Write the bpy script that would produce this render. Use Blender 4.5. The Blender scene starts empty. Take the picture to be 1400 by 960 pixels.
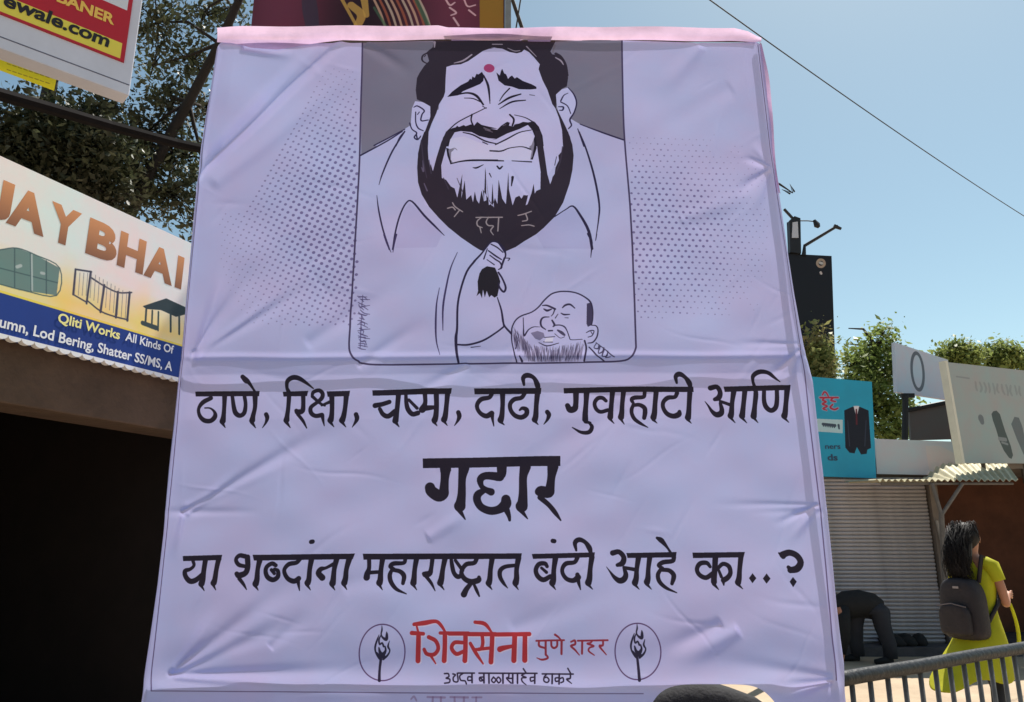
import bpy, bmesh, math, random
import numpy as np
from mathutils import Vector, Matrix

random.seed(7)
rng = np.random.default_rng(7)
C = bpy.context.scene.collection
SC = bpy.context.scene

# ------------------------------------------------------------------ camera
F = 1040.0 / 1400.0                       # focal length / image width
PITCH = math.radians(14.3)
CAM = Vector((0, 0, 1.5))
cd = bpy.data.cameras.new('camera')
cam = bpy.data.objects.new('camera', cd)
C.objects.link(cam)
cam.location = CAM
cam.rotation_euler = (math.pi / 2 + PITCH, 0, 0)
cd.sensor_width = 36
cd.lens = 36 * F
cd.clip_end = 3000
SC.camera = cam

# ------------------------------------------------------------------ sky, sun, exposure
SUN_EL, SUN_AZ = math.radians(60), math.radians(36)     # behind the banner, to the right
w = bpy.data.worlds.new('World')
SC.world = w
w.use_nodes = True
nt = w.node_tree
sky = nt.nodes.new('ShaderNodeTexSky')
sky.sky_type = 'NISHITA'
sky.sun_disc = False
sky.sun_elevation = SUN_EL
sky.sun_rotation = SUN_AZ
sky.altitude = 500
sky.air_density = 1.0
sky.dust_density = 0.9
sky.ozone_density = 1.0
tint = nt.nodes.new('ShaderNodeMix')          # slightly milky, less saturated air
tint.data_type = 'RGBA'
tint.blend_type = 'MULTIPLY'
tint.inputs['Factor'].default_value = 1.0
tint.inputs[7].default_value = (0.95, 1.0, 0.82, 1)
nt.links.new(sky.outputs[0], tint.inputs[6])
nt.links.new(tint.outputs[2], nt.nodes['Background'].inputs[0])
nt.nodes['Background'].inputs[1].default_value = 0.102
sd = bpy.data.lights.new('sun', 'SUN')
sd.energy = 5.0
sd.angle = math.radians(0.5)
sd.color = (1.0, 0.95, 0.87)
sun = bpy.data.objects.new('sun', sd)
C.objects.link(sun)
to_sun = Vector((math.sin(SUN_AZ) * math.cos(SUN_EL), math.cos(SUN_AZ) * math.cos(SUN_EL), math.sin(SUN_EL)))
sun.rotation_euler = to_sun.to_track_quat('Z', 'Y').to_euler()
SC.view_settings.view_transform = 'Standard'
SC.view_settings.look = 'None'
SC.view_settings.exposure = 0.6
SC.view_settings.gamma = 1.0
SC.render.engine = 'CYCLES'
SC.cycles.max_bounces = 8
SC.cycles.transparent_max_bounces = 8

# ------------------------------------------------------------------ measuring helpers (photo pixels, 1400 x 960)
ST, CT = math.sin(PITCH), math.cos(PITCH)


def ray(px, py):
    dx = (px - 700) / 1040.0
    dy = (480 - py) / 1040.0
    return Vector((dx, CT - dy * ST, ST + dy * CT))


def at(px, py, Y):
    d = ray(px, py)
    return CAM + d * (Y / d.y)


def on_z(px, py, z=0.0):
    d = ray(px, py)
    return CAM + d * ((z - CAM.z) / d.z)


class Plane:
    """a flat board in the place: origin, right and up unit vectors, normal towards the viewer"""

    def __init__(s, o, right, up=(0, 0, 1)):
        s.o = Vector(o)
        s.r = Vector(right).normalized()
        s.u = Vector(up).normalized()
        s.n = s.u.cross(s.r).normalized() * -1
        if s.n.y > 0:
            s.n = -s.n

    def uv(s, px, py):
        d = ray(px, py)
        t = (s.o - CAM).dot(s.n) / d.dot(s.n)
        q = CAM + d * t - s.o
        return q.dot(s.r), q.dot(s.u)

    def w(s, a, b, off=0.0):
        return s.o + s.r * a + s.u * b + s.n * off


# ------------------------------------------------------------------ materials
def lin(c):
    return tuple(((x / 255) / 12.92 if x / 255 <= 0.04045 else ((x / 255 + 0.055) / 1.055) ** 2.4) for x in c)


def mat(name, col, rough=0.7, var=0.25, scale=6.0, bump=0.0, metal=0.0, col2=None, spec=0.4, transl=0.0, bscale=None, detail=6):
    m = bpy.data.materials.new(name)
    m.use_nodes = True
    t = m.node_tree
    b = t.nodes['Principled BSDF']
    b.inputs['Roughness'].default_value = rough
    b.inputs['Metallic'].default_value = metal
    b.inputs['Specular IOR Level'].default_value = spec
    tc = t.nodes.new('ShaderNodeTexCoord')
    nz = t.nodes.new('ShaderNodeTexNoise')
    nz.inputs['Scale'].default_value = scale
    nz.inputs['Detail'].default_value = detail
    nz.inputs['Roughness'].default_value = 0.65
    t.links.new(tc.outputs['Object'], nz.inputs['Vector'])
    rp = t.nodes.new('ShaderNodeValToRGB')
    rp.color_ramp.elements[0].position = 0.3
    rp.color_ramp.elements[1].position = 0.7
    c = tuple(col)
    d = col2 if col2 else tuple(x * (1 - var) for x in c)
    rp.color_ramp.elements[0].color = (*d, 1)
    rp.color_ramp.elements[1].color = (*c, 1)
    t.links.new(nz.outputs['Fac'], rp.inputs['Fac'])
    t.links.new(rp.outputs['Color'], b.inputs['Base Color'])
    if bump:
        n2 = t.nodes.new('ShaderNodeTexNoise')
        n2.inputs['Scale'].default_value = bscale or scale * 4
        n2.inputs['Detail'].default_value = 8
        t.links.new(tc.outputs['Object'], n2.inputs['Vector'])
        bp = t.nodes.new('ShaderNodeBump')
        bp.inputs['Strength'].default_value = bump
        bp.inputs['Distance'].default_value = 0.02
        t.links.new(n2.outputs['Fac'], bp.inputs['Height'])
        t.links.new(bp.outputs['Normal'], b.inputs['Normal'])
    if transl:
        tr = t.nodes.new('ShaderNodeBsdfTranslucent')
        t.links.new(rp.outputs['Color'], tr.inputs['Color'])
        mx = t.nodes.new('ShaderNodeMixShader')
        mx.inputs[0].default_value = transl
        t.links.new(b.outputs[0], mx.inputs[1])
        t.links.new(tr.outputs[0], mx.inputs[2])
        t.links.new(mx.outputs[0], t.nodes['Material Output'].inputs['Surface'])
    return m


# ------------------------------------------------------------------ mesh builder
def base_of(p):
    v = Vector((0, 0, 0))
    while p is not None:
        v += p.location
        p = p.parent
    return v


class MB:
    def __init__(s):
        s.v, s.f = [], []

    def add(s, vs, fs):
        k = len(s.v)
        s.v += [tuple(x) for x in vs]
        s.f += [tuple(i + k for i in f) for f in fs]
        return s

    def box(s, c, size, right=(1, 0, 0), up=(0, 0, 1)):
        r = Vector(right).normalized()
        u = Vector(up).normalized()
        n = r.cross(u)
        c = Vector(c)
        h = [x / 2 for x in size]
        vs = []
        for i in (-1, 1):
            for j in (-1, 1):
                for k in (-1, 1):
                    vs.append(c + r * (i * h[0]) + n * (j * h[1]) + u * (k * h[2]))
        return s.add(vs, [(0, 1, 3, 2), (4, 6, 7, 5), (0, 4, 5, 1), (2, 3, 7, 6), (0, 2, 6, 4), (1, 5, 7, 3)])

    def span(s, x0, x1, y0, y1, z0, z1):
        return s.box(((x0 + x1) / 2, (y0 + y1) / 2, (z0 + z1) / 2), (x1 - x0, y1 - y0, z1 - z0))

    def tube(s, pts, rad, seg=8, cap=True):
        pts = [Vector(p) for p in pts]
        if not isinstance(rad, (list, tuple)):
            rad = [rad] * len(pts)
        vs, fs = [], []
        prev = None
        for i, p in enumerate(pts):
            a = pts[max(i - 1, 0)]
            b = pts[min(i + 1, len(pts) - 1)]
            d = (b - a).normalized()
            if prev is None:
                q = Vector((0, 0, 1)) if abs(d.z) < 0.9 else Vector((1, 0, 0))
                x = d.cross(q).normalized()
            else:
                x = (prev - d * prev.dot(d)).normalized()
            prev = x
            y = d.cross(x)
            for k in range(seg):
                an = 2 * math.pi * k / seg
                vs.append(p + (x * math.cos(an) + y * math.sin(an)) * rad[i])
        for i in range(len(pts) - 1):
            for k in range(seg):
                k2 = (k + 1) % seg
                fs.append((i * seg + k, i * seg + k2, (i + 1) * seg + k2, (i + 1) * seg + k))
        if cap:
            fs.append(tuple(range(seg - 1, -1, -1)))
            fs.append(tuple((len(pts) - 1) * seg + k for k in range(seg)))
        return s.add(vs, fs)

    def loft(s, rings, cap=True):
        """rings: list of (centre, rx, ry, tilt) horizontal ellipses with optional wobble"""
        seg = 24
        vs, fs = [], []
        for c, rx, ry, wob in rings:
            for k in range(seg):
                an = 2 * math.pi * k / seg
                q = 1 + wob * math.sin(5 * an + c[2] * 3) + wob * 0.6 * math.sin(9 * an)
                vs.append((c[0] + rx * q * math.cos(an), c[1] + ry * q * math.sin(an), c[2]))
        for i in range(len(rings) - 1):
            for k in range(seg):
                k2 = (k + 1) % seg
                fs.append((i * seg + k, i * seg + k2, (i + 1) * seg + k2, (i + 1) * seg + k))
        if cap:
            fs.append(tuple(range(seg - 1, -1, -1)))
            fs.append(tuple((len(rings) - 1) * seg + k for k in range(seg)))
        return s.add(vs, fs)

    def prism(s, pl, poly, o0, o1):
        """poly [(a,b)..] on Plane pl, extruded from offset o0 to o1"""
        n = len(poly)
        vs = [pl.w(a, b, o0) for a, b in poly] + [pl.w(a, b, o1) for a, b in poly]
        fs = [tuple(range(n)), tuple(range(2 * n - 1, n - 1, -1))]
        fs += [(i, (i + 1) % n, n + (i + 1) % n, n + i) for i in range(n)]
        return s.add(vs, fs)

    def build(s, name, m, parent=None, smooth=False, bevel=0.0, origin=None):
        me = bpy.data.meshes.new(name)
        o = bpy.data.objects.new(name, me)
        if parent is not None:
            b = base_of(parent)
            o.parent = parent
        else:
            b = Vector(origin) if origin is not None else (Vector(s.v[0]) if s.v else Vector((0, 0, 0)))
            o.location = b
        me.from_pydata([(x - b.x, y - b.y, z - b.z) for x, y, z in s.v], [], s.f)
        me.materials.append(m)
        bm = bmesh.new()
        bm.from_mesh(me)
        bmesh.ops.recalc_face_normals(bm, faces=bm.faces)
        bm.to_mesh(me)
        bm.free()
        if smooth:
            me.shade_smooth()
        me.update()
        C.objects.link(o)
        if bevel:
            bv = o.modifiers.new('bevel', 'BEVEL')
            bv.width = bevel
            bv.segments = 2
            bv.limit_method = 'ANGLE'
        return o


def tag(o, label=None, cat=None, group=None, kind=None):
    if label:
        o['label'] = label
    if cat:
        o['category'] = cat
    if group:
        o['group'] = group
    if kind:
        o['kind'] = kind
    return o


def thing(name, label, cat, loc, group=None):
    o = bpy.data.objects.new(name, None)
    o.empty_display_size = 0.2
    C.objects.link(o)
    o.location = loc
    return tag(o, label, cat, group)


def skin_obj(name, m, parent, nodes, edges, sub=2):
    """nodes: [(x,y,z,r)] relative to the parent's origin; node 0 is the root"""
    me = bpy.data.meshes.new(name)
    me.from_pydata([n[:3] for n in nodes], edges, [])
    me.materials.append(m)
    o = bpy.data.objects.new(name, me)
    C.objects.link(o)
    o.parent = parent
    bm = bmesh.new()
    bm.from_mesh(me)
    lay = bm.verts.layers.skin.verify()
    bm.verts.ensure_lookup_table()
    for i, n in enumerate(nodes):
        r = n[3]
        bm.verts[i][lay].radius = (r, n[4] if len(n) > 4 else r)
        bm.verts[i][lay].use_root = (i == 0)
    bm.to_mesh(me)
    bm.free()
    sk = o.modifiers.new('skin', 'SKIN')
    sk.use_smooth_shade = True
    sb = o.modifiers.new('sub', 'SUBSURF')
    sb.levels = sub
    sb.render_levels = sub
    return o


# ------------------------------------------------------------------ print rasteriser: fills pixel arrays that flat prints use as texture
class Canvas:
    def __init__(s, pl, a0, a1, b0, b1, res, bg):
        s.pl, s.a0, s.b0, s.res = pl, a0, b0, res
        s.a1, s.b1 = a1, b1
        s.W = int((a1 - a0) * res)
        s.H = int((b1 - b0) * res)
        s.im = np.empty((s.H, s.W, 3), np.float32)
        s.im[:] = np.array(bg, np.float32) / 255

    def xy(s, pts):
        out = []
        for p in pts:
            a, b = s.pl.uv(p[0], p[1])
            out.append(((a - s.a0) * s.res, (b - s.b0) * s.res))
        return out

    def blend(s, x0, y0, cov, col, alpha=1.0):
        h, w_ = cov.shape
        sub = s.im[y0:y0 + h, x0:x0 + w_]
        c = (cov * alpha)[..., None]
        sub += (np.array(col, np.float32) / 255 - sub) * c

    def poly(s, pts, col, alpha=1.0):
        q = np.array(s.xy(pts))
        x0, y0 = np.floor(q.min(0)).astype(int) - 1
        x1, y1 = np.ceil(q.max(0)).astype(int) + 2
        x0, y0 = max(x0, 0), max(y0, 0)
        x1, y1 = min(x1, s.W), min(y1, s.H)
        if x1 <= x0 or y1 <= y0:
            return
        SS = 2
        xs = x0 + (np.arange((x1 - x0) * SS) + 0.5) / SS
        ys = y0 + (np.arange((y1 - y0) * SS) + 0.5) / SS
        inside = np.zeros((len(ys), len(xs)), bool)
        n = len(q)
        for i in range(n):
            ax, ay = q[i]
            bx, by = q[(i + 1) % n]
            if ay == by:
                continue
            lo, hi = (ay, by) if ay < by else (by, ay)
            rows = np.where((ys >= lo) & (ys < hi))[0]
            if len(rows) == 0:
                continue
            xc = ax + (ys[rows] - ay) * (bx - ax) / (by - ay)
            inside[rows] ^= xs[None, :] > xc[:, None]
        cov = inside.reshape(y1 - y0, SS, x1 - x0, SS).mean((1, 3)).astype(np.float32)
        s.blend(x0, y0, cov, col, alpha)

    def stroke(s, pts, col, alpha=1.0, smooth=True, soft=0.7):
        """pts [(px,py,w px)]"""
        if smooth and len(pts) > 2:
            P = [np.array(p, float) for p in pts]
            P = [2 * P[0] - P[1]] + P + [2 * P[-1] - P[-2]]
            out = []
            for i in range(1, len(P) - 2):
                for t in np.linspace(0, 1, 5)[:-1]:
                    out.append(0.5 * (2 * P[i] + (P[i + 1] - P[i - 1]) * t + (2 * P[i - 1] - 5 * P[i] + 4 * P[i + 1] - P[i + 2]) * t * t
                                      + (3 * P[i] - P[i - 1] - 3 * P[i + 1] + P[i + 2]) * t ** 3))
            out.append(P[-2])
            pts = out
        q = s.xy(pts)
        sc = s.res * s.px_size(pts[0])
        r = [max(p[2], 0.4) * 0.5 * sc for p in pts]
        X0 = max(int(min(a[0] - b for a, b in zip(q, r))) - 3, 0)
        X1 = min(int(max(a[0] + b for a, b in zip(q, r))) + 4, s.W)
        Y0 = max(int(min(a[1] - b for a, b in zip(q, r))) - 3, 0)
        Y1 = min(int(max(a[1] + b for a, b in zip(q, r))) + 4, s.H)
        if X1 <= X0 or Y1 <= Y0:
            return
        D = np.full((Y1 - Y0, X1 - X0), 1e3, np.float32)
        for i in range(len(q) - 1):
            (ax, ay), (bx, by) = q[i], q[i + 1]
            ra, rb = r[i], r[i + 1]
            m_ = max(ra, rb) + 3
            x0, x1 = max(int(min(ax, bx) - m_), X0), min(int(max(ax, bx) + m_) + 1, X1)
            y0, y1 = max(int(min(ay, by) - m_), Y0), min(int(max(ay, by) + m_) + 1, Y1)
            if x1 <= x0 or y1 <= y0:
                continue
            xs = np.arange(x0, x1)[None, :] + 0.5
            ys = np.arange(y0, y1)[:, None] + 0.5
            L = (bx - ax) ** 2 + (by - ay) ** 2 + 1e-6
            t = np.clip(((xs - ax) * (bx - ax) + (ys - ay) * (by - ay)) / L, 0, 1)
            d = np.hypot(xs - ax - t * (bx - ax), ys - ay - t * (by - ay)) - (ra + (rb - ra) * t)
            v = D[y0 - Y0:y1 - Y0, x0 - X0:x1 - X0]
            np.minimum(v, d, out=v)
        cov = np.clip(0.5 - D / (2 * soft), 0, 1)
        s.blend(X0, Y0, cov, col, alpha)

    def px_size(s, p):
        a, b = s.pl.uv(p[0], p[1])
        c, d = s.pl.uv(p[0] + 1, p[1])
        return abs(c - a)

    def material(s, name, rough=0.5, transl=0.0, bump=0.0, spec=0.3, mottle=0.06):
        im = bpy.data.images.new(name, s.W, s.H)
        px = np.ones((s.H, s.W, 4), np.float32)
        px[..., :3] = np.clip(s.im, 0, 1)
        im.pixels.foreach_set(px.ravel())
        im.update()
        im.pack()
        m = bpy.data.materials.new(name)
        m.use_nodes = True
        t = m.node_tree
        b = t.nodes['Principled BSDF']
        b.inputs['Roughness'].default_value = rough
        b.inputs['Specular IOR Level'].default_value = spec
        ti = t.nodes.new('ShaderNodeTexImage')
        ti.image = im
        ti.extension = 'EXTEND'
        tc = t.nodes.new('ShaderNodeTexCoord')
        nz = t.nodes.new('ShaderNodeTexNoise')
        nz.inputs['Scale'].default_value = 2.2
        nz.inputs['Detail'].default_value = 7
        nz.inputs['Roughness'].default_value = 0.6
        t.links.new(tc.outputs['Object'], nz.inputs['Vector'])
        rp = t.nodes.new('ShaderNodeValToRGB')
        rp.color_ramp.elements[0].position = 0.35
        rp.color_ramp.elements[1].position = 0.65
        k = mottle
        rp.color_ramp.elements[0].color = (1 - k * 1.4, 1 - k * 0.6, 1, 1)
        rp.color_ramp.elements[1].color = (1, 1 - k * 1.5, 1 - k, 1)
        t.links.new(nz.outputs['Fac'], rp.inputs['Fac'])
        mx = t.nodes.new('ShaderNodeMix')
        mx.data_type = 'RGBA'
        mx.blend_type = 'MULTIPLY'
        mx.inputs['Factor'].default_value = 1.0
        t.links.new(ti.outputs['Color'], mx.inputs[6])
        t.links.new(rp.outputs['Color'], mx.inputs[7])
        t.links.new(mx.outputs[2], b.inputs['Base Color'])
        if bump:
            n2 = t.nodes.new('ShaderNodeTexNoise')
            n2.inputs['Scale'].default_value = 9
            n2.inputs['Detail'].default_value = 8
            t.links.new(tc.outputs['Object'], n2.inputs['Vector'])
            bp = t.nodes.new('ShaderNodeBump')
            bp.inputs['Strength'].default_value = bump
            bp.inputs['Distance'].default_value = 0.02
            t.links.new(n2.outputs['Fac'], bp.inputs['Height'])
            t.links.new(bp.outputs['Normal'], b.inputs['Normal'])
        if transl:
            tr = t.nodes.new('ShaderNodeBsdfTranslucent')
            t.links.new(mx.outputs[2], tr.inputs['Color'])
            ms = t.nodes.new('ShaderNodeMixShader')
            ms.inputs[0].default_value = transl
            t.links.new(b.outputs[0], ms.inputs[1])
            t.links.new(tr.outputs[0], ms.inputs[2])
            t.links.new(ms.outputs[0], t.nodes['Material Output'].inputs['Surface'])
        return m

    def map_uv(s, o):
        """planar UVs from the board's own plane"""
        me = o.data
        b = base_of(o)
        uvl = me.uv_layers.new(name='UVMap')
        n = len(me.loops)
        vi = np.empty(n, np.int32)
        me.loops.foreach_get('vertex_index', vi)
        co = np.empty(len(me.vertices) * 3, np.float32)
        me.vertices.foreach_get('co', co)
        co = co.reshape(-1, 3) + np.array(b - s.pl.o)
        a = co @ np.array(s.pl.r)
        c = co @ np.array(s.pl.u)
        uv = np.stack([(a - s.a0) / (s.a1 - s.a0), (c - s.b0) / (s.b1 - s.b0)], 1)[vi]
        uvl.data.foreach_set('uv', uv.astype(np.float32).ravel())


WIN = {  # tracing windows of the photograph: x0, y0, scale
    'A': (260, 500, 5.8333), 'B': (500, 500, 5.8333), 'C': (740, 500, 6.3636), 'D': (900, 500, 5.8333),
    'E': (560, 610, 5.8333), 'F': (240, 720, 5.8333), 'G': (480, 720, 5.8333), 'H': (700, 720, 5.8333),
    'I': (920, 720, 5.8333), 'J': (480, 830, 5.3846), 'K': (700, 830, 5.3846),
    'L': (480, 40, 6), 'M': (660, 40, 6), 'N': (480, 180, 6), 'O': (660, 180, 6),
    'P': (470, 320, 5.0545), 'Q': (670, 320, 5.0545),
    'S': (0, 0, 3), 'T': (0, 200, 3), 'U': (1090, 480, 4), 'V': (1100, 640, 3), 'X': (0, 0, 1),
    'R': (533, 48, 3.265), 'm': (690, 380, 7.386), 'w': (1110, 510, 6.4), 'Y': (270, 0, 2.857), 'Z': (1050, 240, 3.4286),
}


def W(k, txt, dw=10):
    x0, y0, sc = WIN[k]
    out = []
    for tok in txt.split():
        v = [float(z) for z in tok.split(',')]
        out.append((x0 + v[0] / sc, y0 + v[1] / sc, (v[2] if len(v) > 2 else dw) / sc))
    return out


def strokes(cv, k, txt, col, dw=10, alpha=1.0, fat=1.0):
    for line in txt.strip().split('/'):
        if not line.strip():
            continue
        p = W(k, line, dw)
        p = [(a, b, c * fat) for a, b, c in p]
        cv.stroke(p, col, alpha)


def polys(cv, k, txt, col, alpha=1.0):
    for line in txt.strip().split('/'):
        if line.strip():
            cv.poly(W(k, line), col, alpha)


def text_mb(txt, pl, a0, a1, b0, b1, off=0.004, bold=0.02, shear=0.0, depth=0.003):
    cu = bpy.data.curves.new('lettering', 'FONT')
    cu.body = txt
    cu.offset = bold
    cu.shear = shear
    cu.resolution_u = 4
    o = bpy.data.objects.new('lettering', cu)
    C.objects.link(o)
    bpy.context.view_layer.update()
    dg = bpy.context.evaluated_depsgraph_get()
    me = bpy.data.meshes.new_from_object(o.evaluated_get(dg))
    bpy.data.objects.remove(o)
    bpy.data.curves.remove(cu)
    vs = np.array([v.co[:] for v in me.vertices])
    x0, x1 = vs[:, 0].min(), vs[:, 0].max()
    y0, y1 = vs[:, 1].min(), vs[:, 1].max()
    m = MB()
    m.add([pl.w(a0 + (v[0] - x0) / (x1 - x0) * (a1 - a0), b0 + (v[1] - y0) / (y1 - y0) * (b1 - b0), off) for v in vs],
          [tuple(p.vertices) for p in me.polygons])
    bpy.data.meshes.remove(me)
    return m


# ================================================================== GROUND
m_ground = mat('ground_paving', lin((188, 166, 140)), 0.9, 0.3, 1.5, 0.4, bscale=30)
m_road = mat('asphalt', (0.06, 0.06, 0.062), 0.9, 0.35, 3, 0.5, bscale=60)
tag(MB().span(-600, 600, -300, 1200, -0.5, 0).build('ground', m_ground), kind='structure')
# a strip of asphalt in front of the railing and a kerb under it
RA, RB = Vector((1.42, 3.72, 0)), Vector((3.35, 5.07, 0))
rd = (RB - RA).normalized()
# ================================================================== BANNER
LEAN = math.radians(3.0)
BP = Plane((0, 3.42, 1.0), (1, 0, 0), (0, math.sin(LEAN), math.cos(LEAN)))
INK = (34, 28, 46)
cv = Canvas(BP, -1.85, 1.85, -0.35, 3.15, 880, (188, 191, 240))

# --- halftone dots either side of the panel
DOT = (112, 104, 158)
for side in (0, 1):
    ang = math.radians(-17 if side == 0 else 2)
    sp = 10.2 if side == 0 else 9.6
    for i in range(-45, 46):
        for j in range(-45, 46):
            lx = (i + 0.5 * (j % 2)) * sp
            ly = j * sp * (0.56 if side == 0 else 0.8)
            if side == 0:
                lx = (i + 0.5 * (j % 2)) * sp * 1.15
            x = (490 if side == 0 else 852) + lx * math.cos(ang) - ly * math.sin(ang)
            y = (285 if side == 0 else 310) + lx * math.sin(ang) + ly * math.cos(ang)
            if side == 0:
                if not (300 < x < 488 and 80 < y < 445):
                    continue
                if y < 290 and x < 330 + (290 - y) * 0.55:
                    continue
                k = 1 - math.hypot((x - 475) / 185, (y - 300) / 215)
            else:
                if not (856 + (y - 60) * 0.03 < x < 1050 and 183 < y < 435):
                    continue
                k = 1 - math.hypot((x - 900) / 165, (y - 320) / 150)
                k += 0.12 * math.sin(x * 0.12) * math.sin(y * 0.1)
            if k < 0.02:
                continue
            d = (1.1 + 2.6 * min(k * 1.5, 1)) * (1.15 if side == 0 else 0.95)
            cv.stroke([(x, y, d), (x + 0.3, y, d)], DOT, 0.35 + 0.55 * min(1, k * 1.6), smooth=False, soft=1.0)

# --- picture panel
GREY = (126, 124, 150)
cv.poly([(495, 50), (494, 213), (553, 177), (600, 150), (600, 50)], GREY)
cv.poly([(851, 50), (854, 192), (793, 169), (740, 140), (740, 50)], GREY)
PANEL = [(495, 50), (494, 120), (492, 215), (488, 280), (484, 350), (480, 430), (477, 470), (480, 485), (490, 494), (505, 498.5), (600, 499), (700, 498),
         (800, 496.5), (848, 495), (862, 489), (868.5, 478), (869, 465), (867, 400), (863, 310), (859, 250), (854, 190), (851, 100), (850, 50)]
cv.stroke([(a, b, 2.2) for a, b in PANEL], (74, 66, 104))
FACE = (196, 196, 246)
HAIR = (50, 42, 58)
# shirt shading under the collar
polys(cv, 'N', '480,590 560,650 750,840 700,950 360,950 380,820 430,650', (172, 172, 224), 0.45)
polys(cv, 'O', '600,695 740,615 820,720 890,880 890,960 500,960 440,850', (172, 172, 224), 0.45)
# shirt behind ears (light)
cv.poly(W('L', '440,820 560,740 640,960 190,960'), cv.im[5, 5] * 255)
# ears and face skin
polys(cv, 'L', '525,590 600,600 660,640 670,720 640,800 610,900 560,900 500,820 490,760 500,650', FACE)
polys(cv, 'M', '600,540 650,495 700,480 750,530 770,600 750,680 715,740 730,790 700,820 670,800 640,730 610,650', FACE)
cv.poly(W('L', '775,300 1000,200 1200,140') + W('M', '300,140 480,300 560,560 660,800 700,960') + W('N', '1200,960 600,600 620,0') + W('L', '640,850 700,700 770,540'), FACE)
# hair
cv.poly(W('L', '680,92 670,150 620,190 640,260 600,300 560,360 540,400 530,500 540,575 600,605 650,635 662,700 655,760 690,700 722,620 760,560 772,520 776,400 782,310 830,296 900,292 960,268 1020,228 1080,186 1130,168 1200,156')
        + W('M', '60,158 160,165 220,192 280,202 320,190 340,168 380,190 420,232 468,290 458,330 490,420 530,500 550,560 570,620 600,660 603,590 600,540 650,492 690,470 700,400 690,300 660,245 620,212 570,205 555,180 600,92'), HAIR)
strokes(cv, 'L', '640,190,14 590,215,14 582,250,14 600,270,12 632,285,10 / 600,225,8 612,215,8', HAIR)
strokes(cv, 'M', '600,200,24 640,225,22 680,290,18 697,380,14', HAIR)
LT = (176, 168, 196)
strokes(cv, 'L', '845,280,6 920,262,16 990,215,12 / 686,112,20 684,150,10', LT, alpha=0.9)
strokes(cv, 'M', '80,130,10 160,130,10 / 205,160,6 260,182,10 305,178,8 / 360,142,12 440,225,5 / 598,232,10 640,258,14 662,290,8', LT, alpha=0.85)
strokes(cv, 'M', '590,130,18 575,185,14', (118, 112, 128), alpha=0.8)
# brows
polys(cv, 'L', '790,562 830,520 900,470 960,442 978,418 990,428 995,400 1015,412 1030,378 1045,385 1075,362 1090,400 1085,440 1060,465 1000,490 920,520 880,552', INK)
polys(cv, 'M', '112,366 140,392 150,352 160,335 176,372 192,380 208,418 222,400 240,388 262,412 280,400 330,430 400,455 440,478 440,495 380,500 300,500 240,480 180,472 130,435', INK)
strokes(cv, 'L', '870,545,14 960,535,16 1030,560,22 1085,628,14 / 930,575,6 1000,580,9 1060,605,10 / 1090,390,5 1130,480,10 1140,600,7 / 1110,652,7 1050,680,8 980,712,9 870,770,10 790,840,10 / 992,705,14 985,750,12 1003,800,14', INK)
strokes(cv, 'M', '0,380,7 40,480,10 60,620,6 / 220,495,12 170,550,10 138,600,6 / 312,540,12 220,572,20 130,628,8 / 350,592,10 240,607,16 140,662,6 / 385,545,7 425,550,5 / 222,712,14 255,750,16 243,800,14 / 260,715,6 350,738,8 430,782,12 / 0,640,8 30,660,5', INK)
cv.stroke(W('L', '1131,330,84 1135,333,84'), (168, 62, 118), 0.95)
# moustache
cv.poly(W('L', '735,965 755,890 790,838 830,815 860,808 870,795 885,806 925,790 940,800 985,785 1010,795 1035,765 1070,790 1130,805 1200,822')
        + W('M', '60,822 118,832 150,800 200,768 222,775 215,800 250,808 262,790 300,782 330,770 372,775 420,766 460,808 490,880 500,965 425,965 428,890 405,835 370,795 300,828 200,862 120,902 60,918')
        + W('L', '1200,905 1130,900 1050,882 990,850 900,840 850,850 812,915 800,965'), (38, 32, 46))
strokes(cv, 'L', '1090,815,10 1140,835,12', LT, alpha=0.5)
strokes(cv, 'M', '20,830,8 80,850,6 / 165,800,6 190,790,6', LT, alpha=0.5)
# mouth
strokes(cv, 'L', '920,852,8 1000,872,12 1100,922,12 1200,945,8', INK)
strokes(cv, 'M', '0,930,8 40,948,8 / 105,950,10 200,905,12 300,855,9 400,835,6', INK)
polys(cv, 'N', '780,135 805,145 850,148 822,172 818,230 838,262 815,268 790,200', INK)
polys(cv, 'O', '428,40 442,140 410,232 390,230 402,165 380,130 400,115', INK)
strokes(cv, 'N', '818,265,10 900,245,12 1000,235,16 1200,235,14 / 1140,160,8 1200,162,12 / 1000,294,6 1030,295,15 1085,270,5 / 820,148,8 850,140,8 870,155,5', INK)
strokes(cv, 'O', '0,235,14 170,240,10 / 240,240,6 400,250,10 / 60,160,12 150,162,12 220,138,8 320,128,8 390,148,12 / 118,282,12 138,302,16 160,284,12', INK)
# beard
cv.poly(W('N', '600,0 570,80 550,180 543,300 550,420 580,520 640,620 720,710 800,790 900,870 1010,945 1060,975')
        + W('O', '100,1010 190,985 270,950 340,900 440,840 500,790 590,700 660,580 712,430 735,320 745,200 735,110 700,0 660,0 660,120 646,170 620,200 625,240 596,300 590,350 572,375 566,400 553,432 530,350 505,180 490,90 470,0 425,0 440,80 455,200 475,330 473,470 440,482 427,505 418,425 400,500 368,590 352,600 372,520 335,515 318,545 300,520 268,535 245,600 215,470 210,330 190,590 160,545 130,390 120,590 100,540 78,610 50,560 20,290 10,560 0,470')
        + W('N', '1172,620 1160,420 1150,590 1130,600 1105,330 1110,560 1090,570 1070,480 1050,590 1030,560 1015,490 1000,580 985,520 945,560 932,400 905,550 912,350 872,545 850,470 820,455 780,400 745,385 740,280 770,170 790,100 830,30 850,0 780,0 740,90 700,220 672,330 655,270 648,300 636,240 630,150 635,0'), HAIR)
polys(cv, 'L', '650,630 690,660 722,620 700,690 662,770 636,840 630,962 560,962 590,880 620,800 650,720', HAIR)
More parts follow.
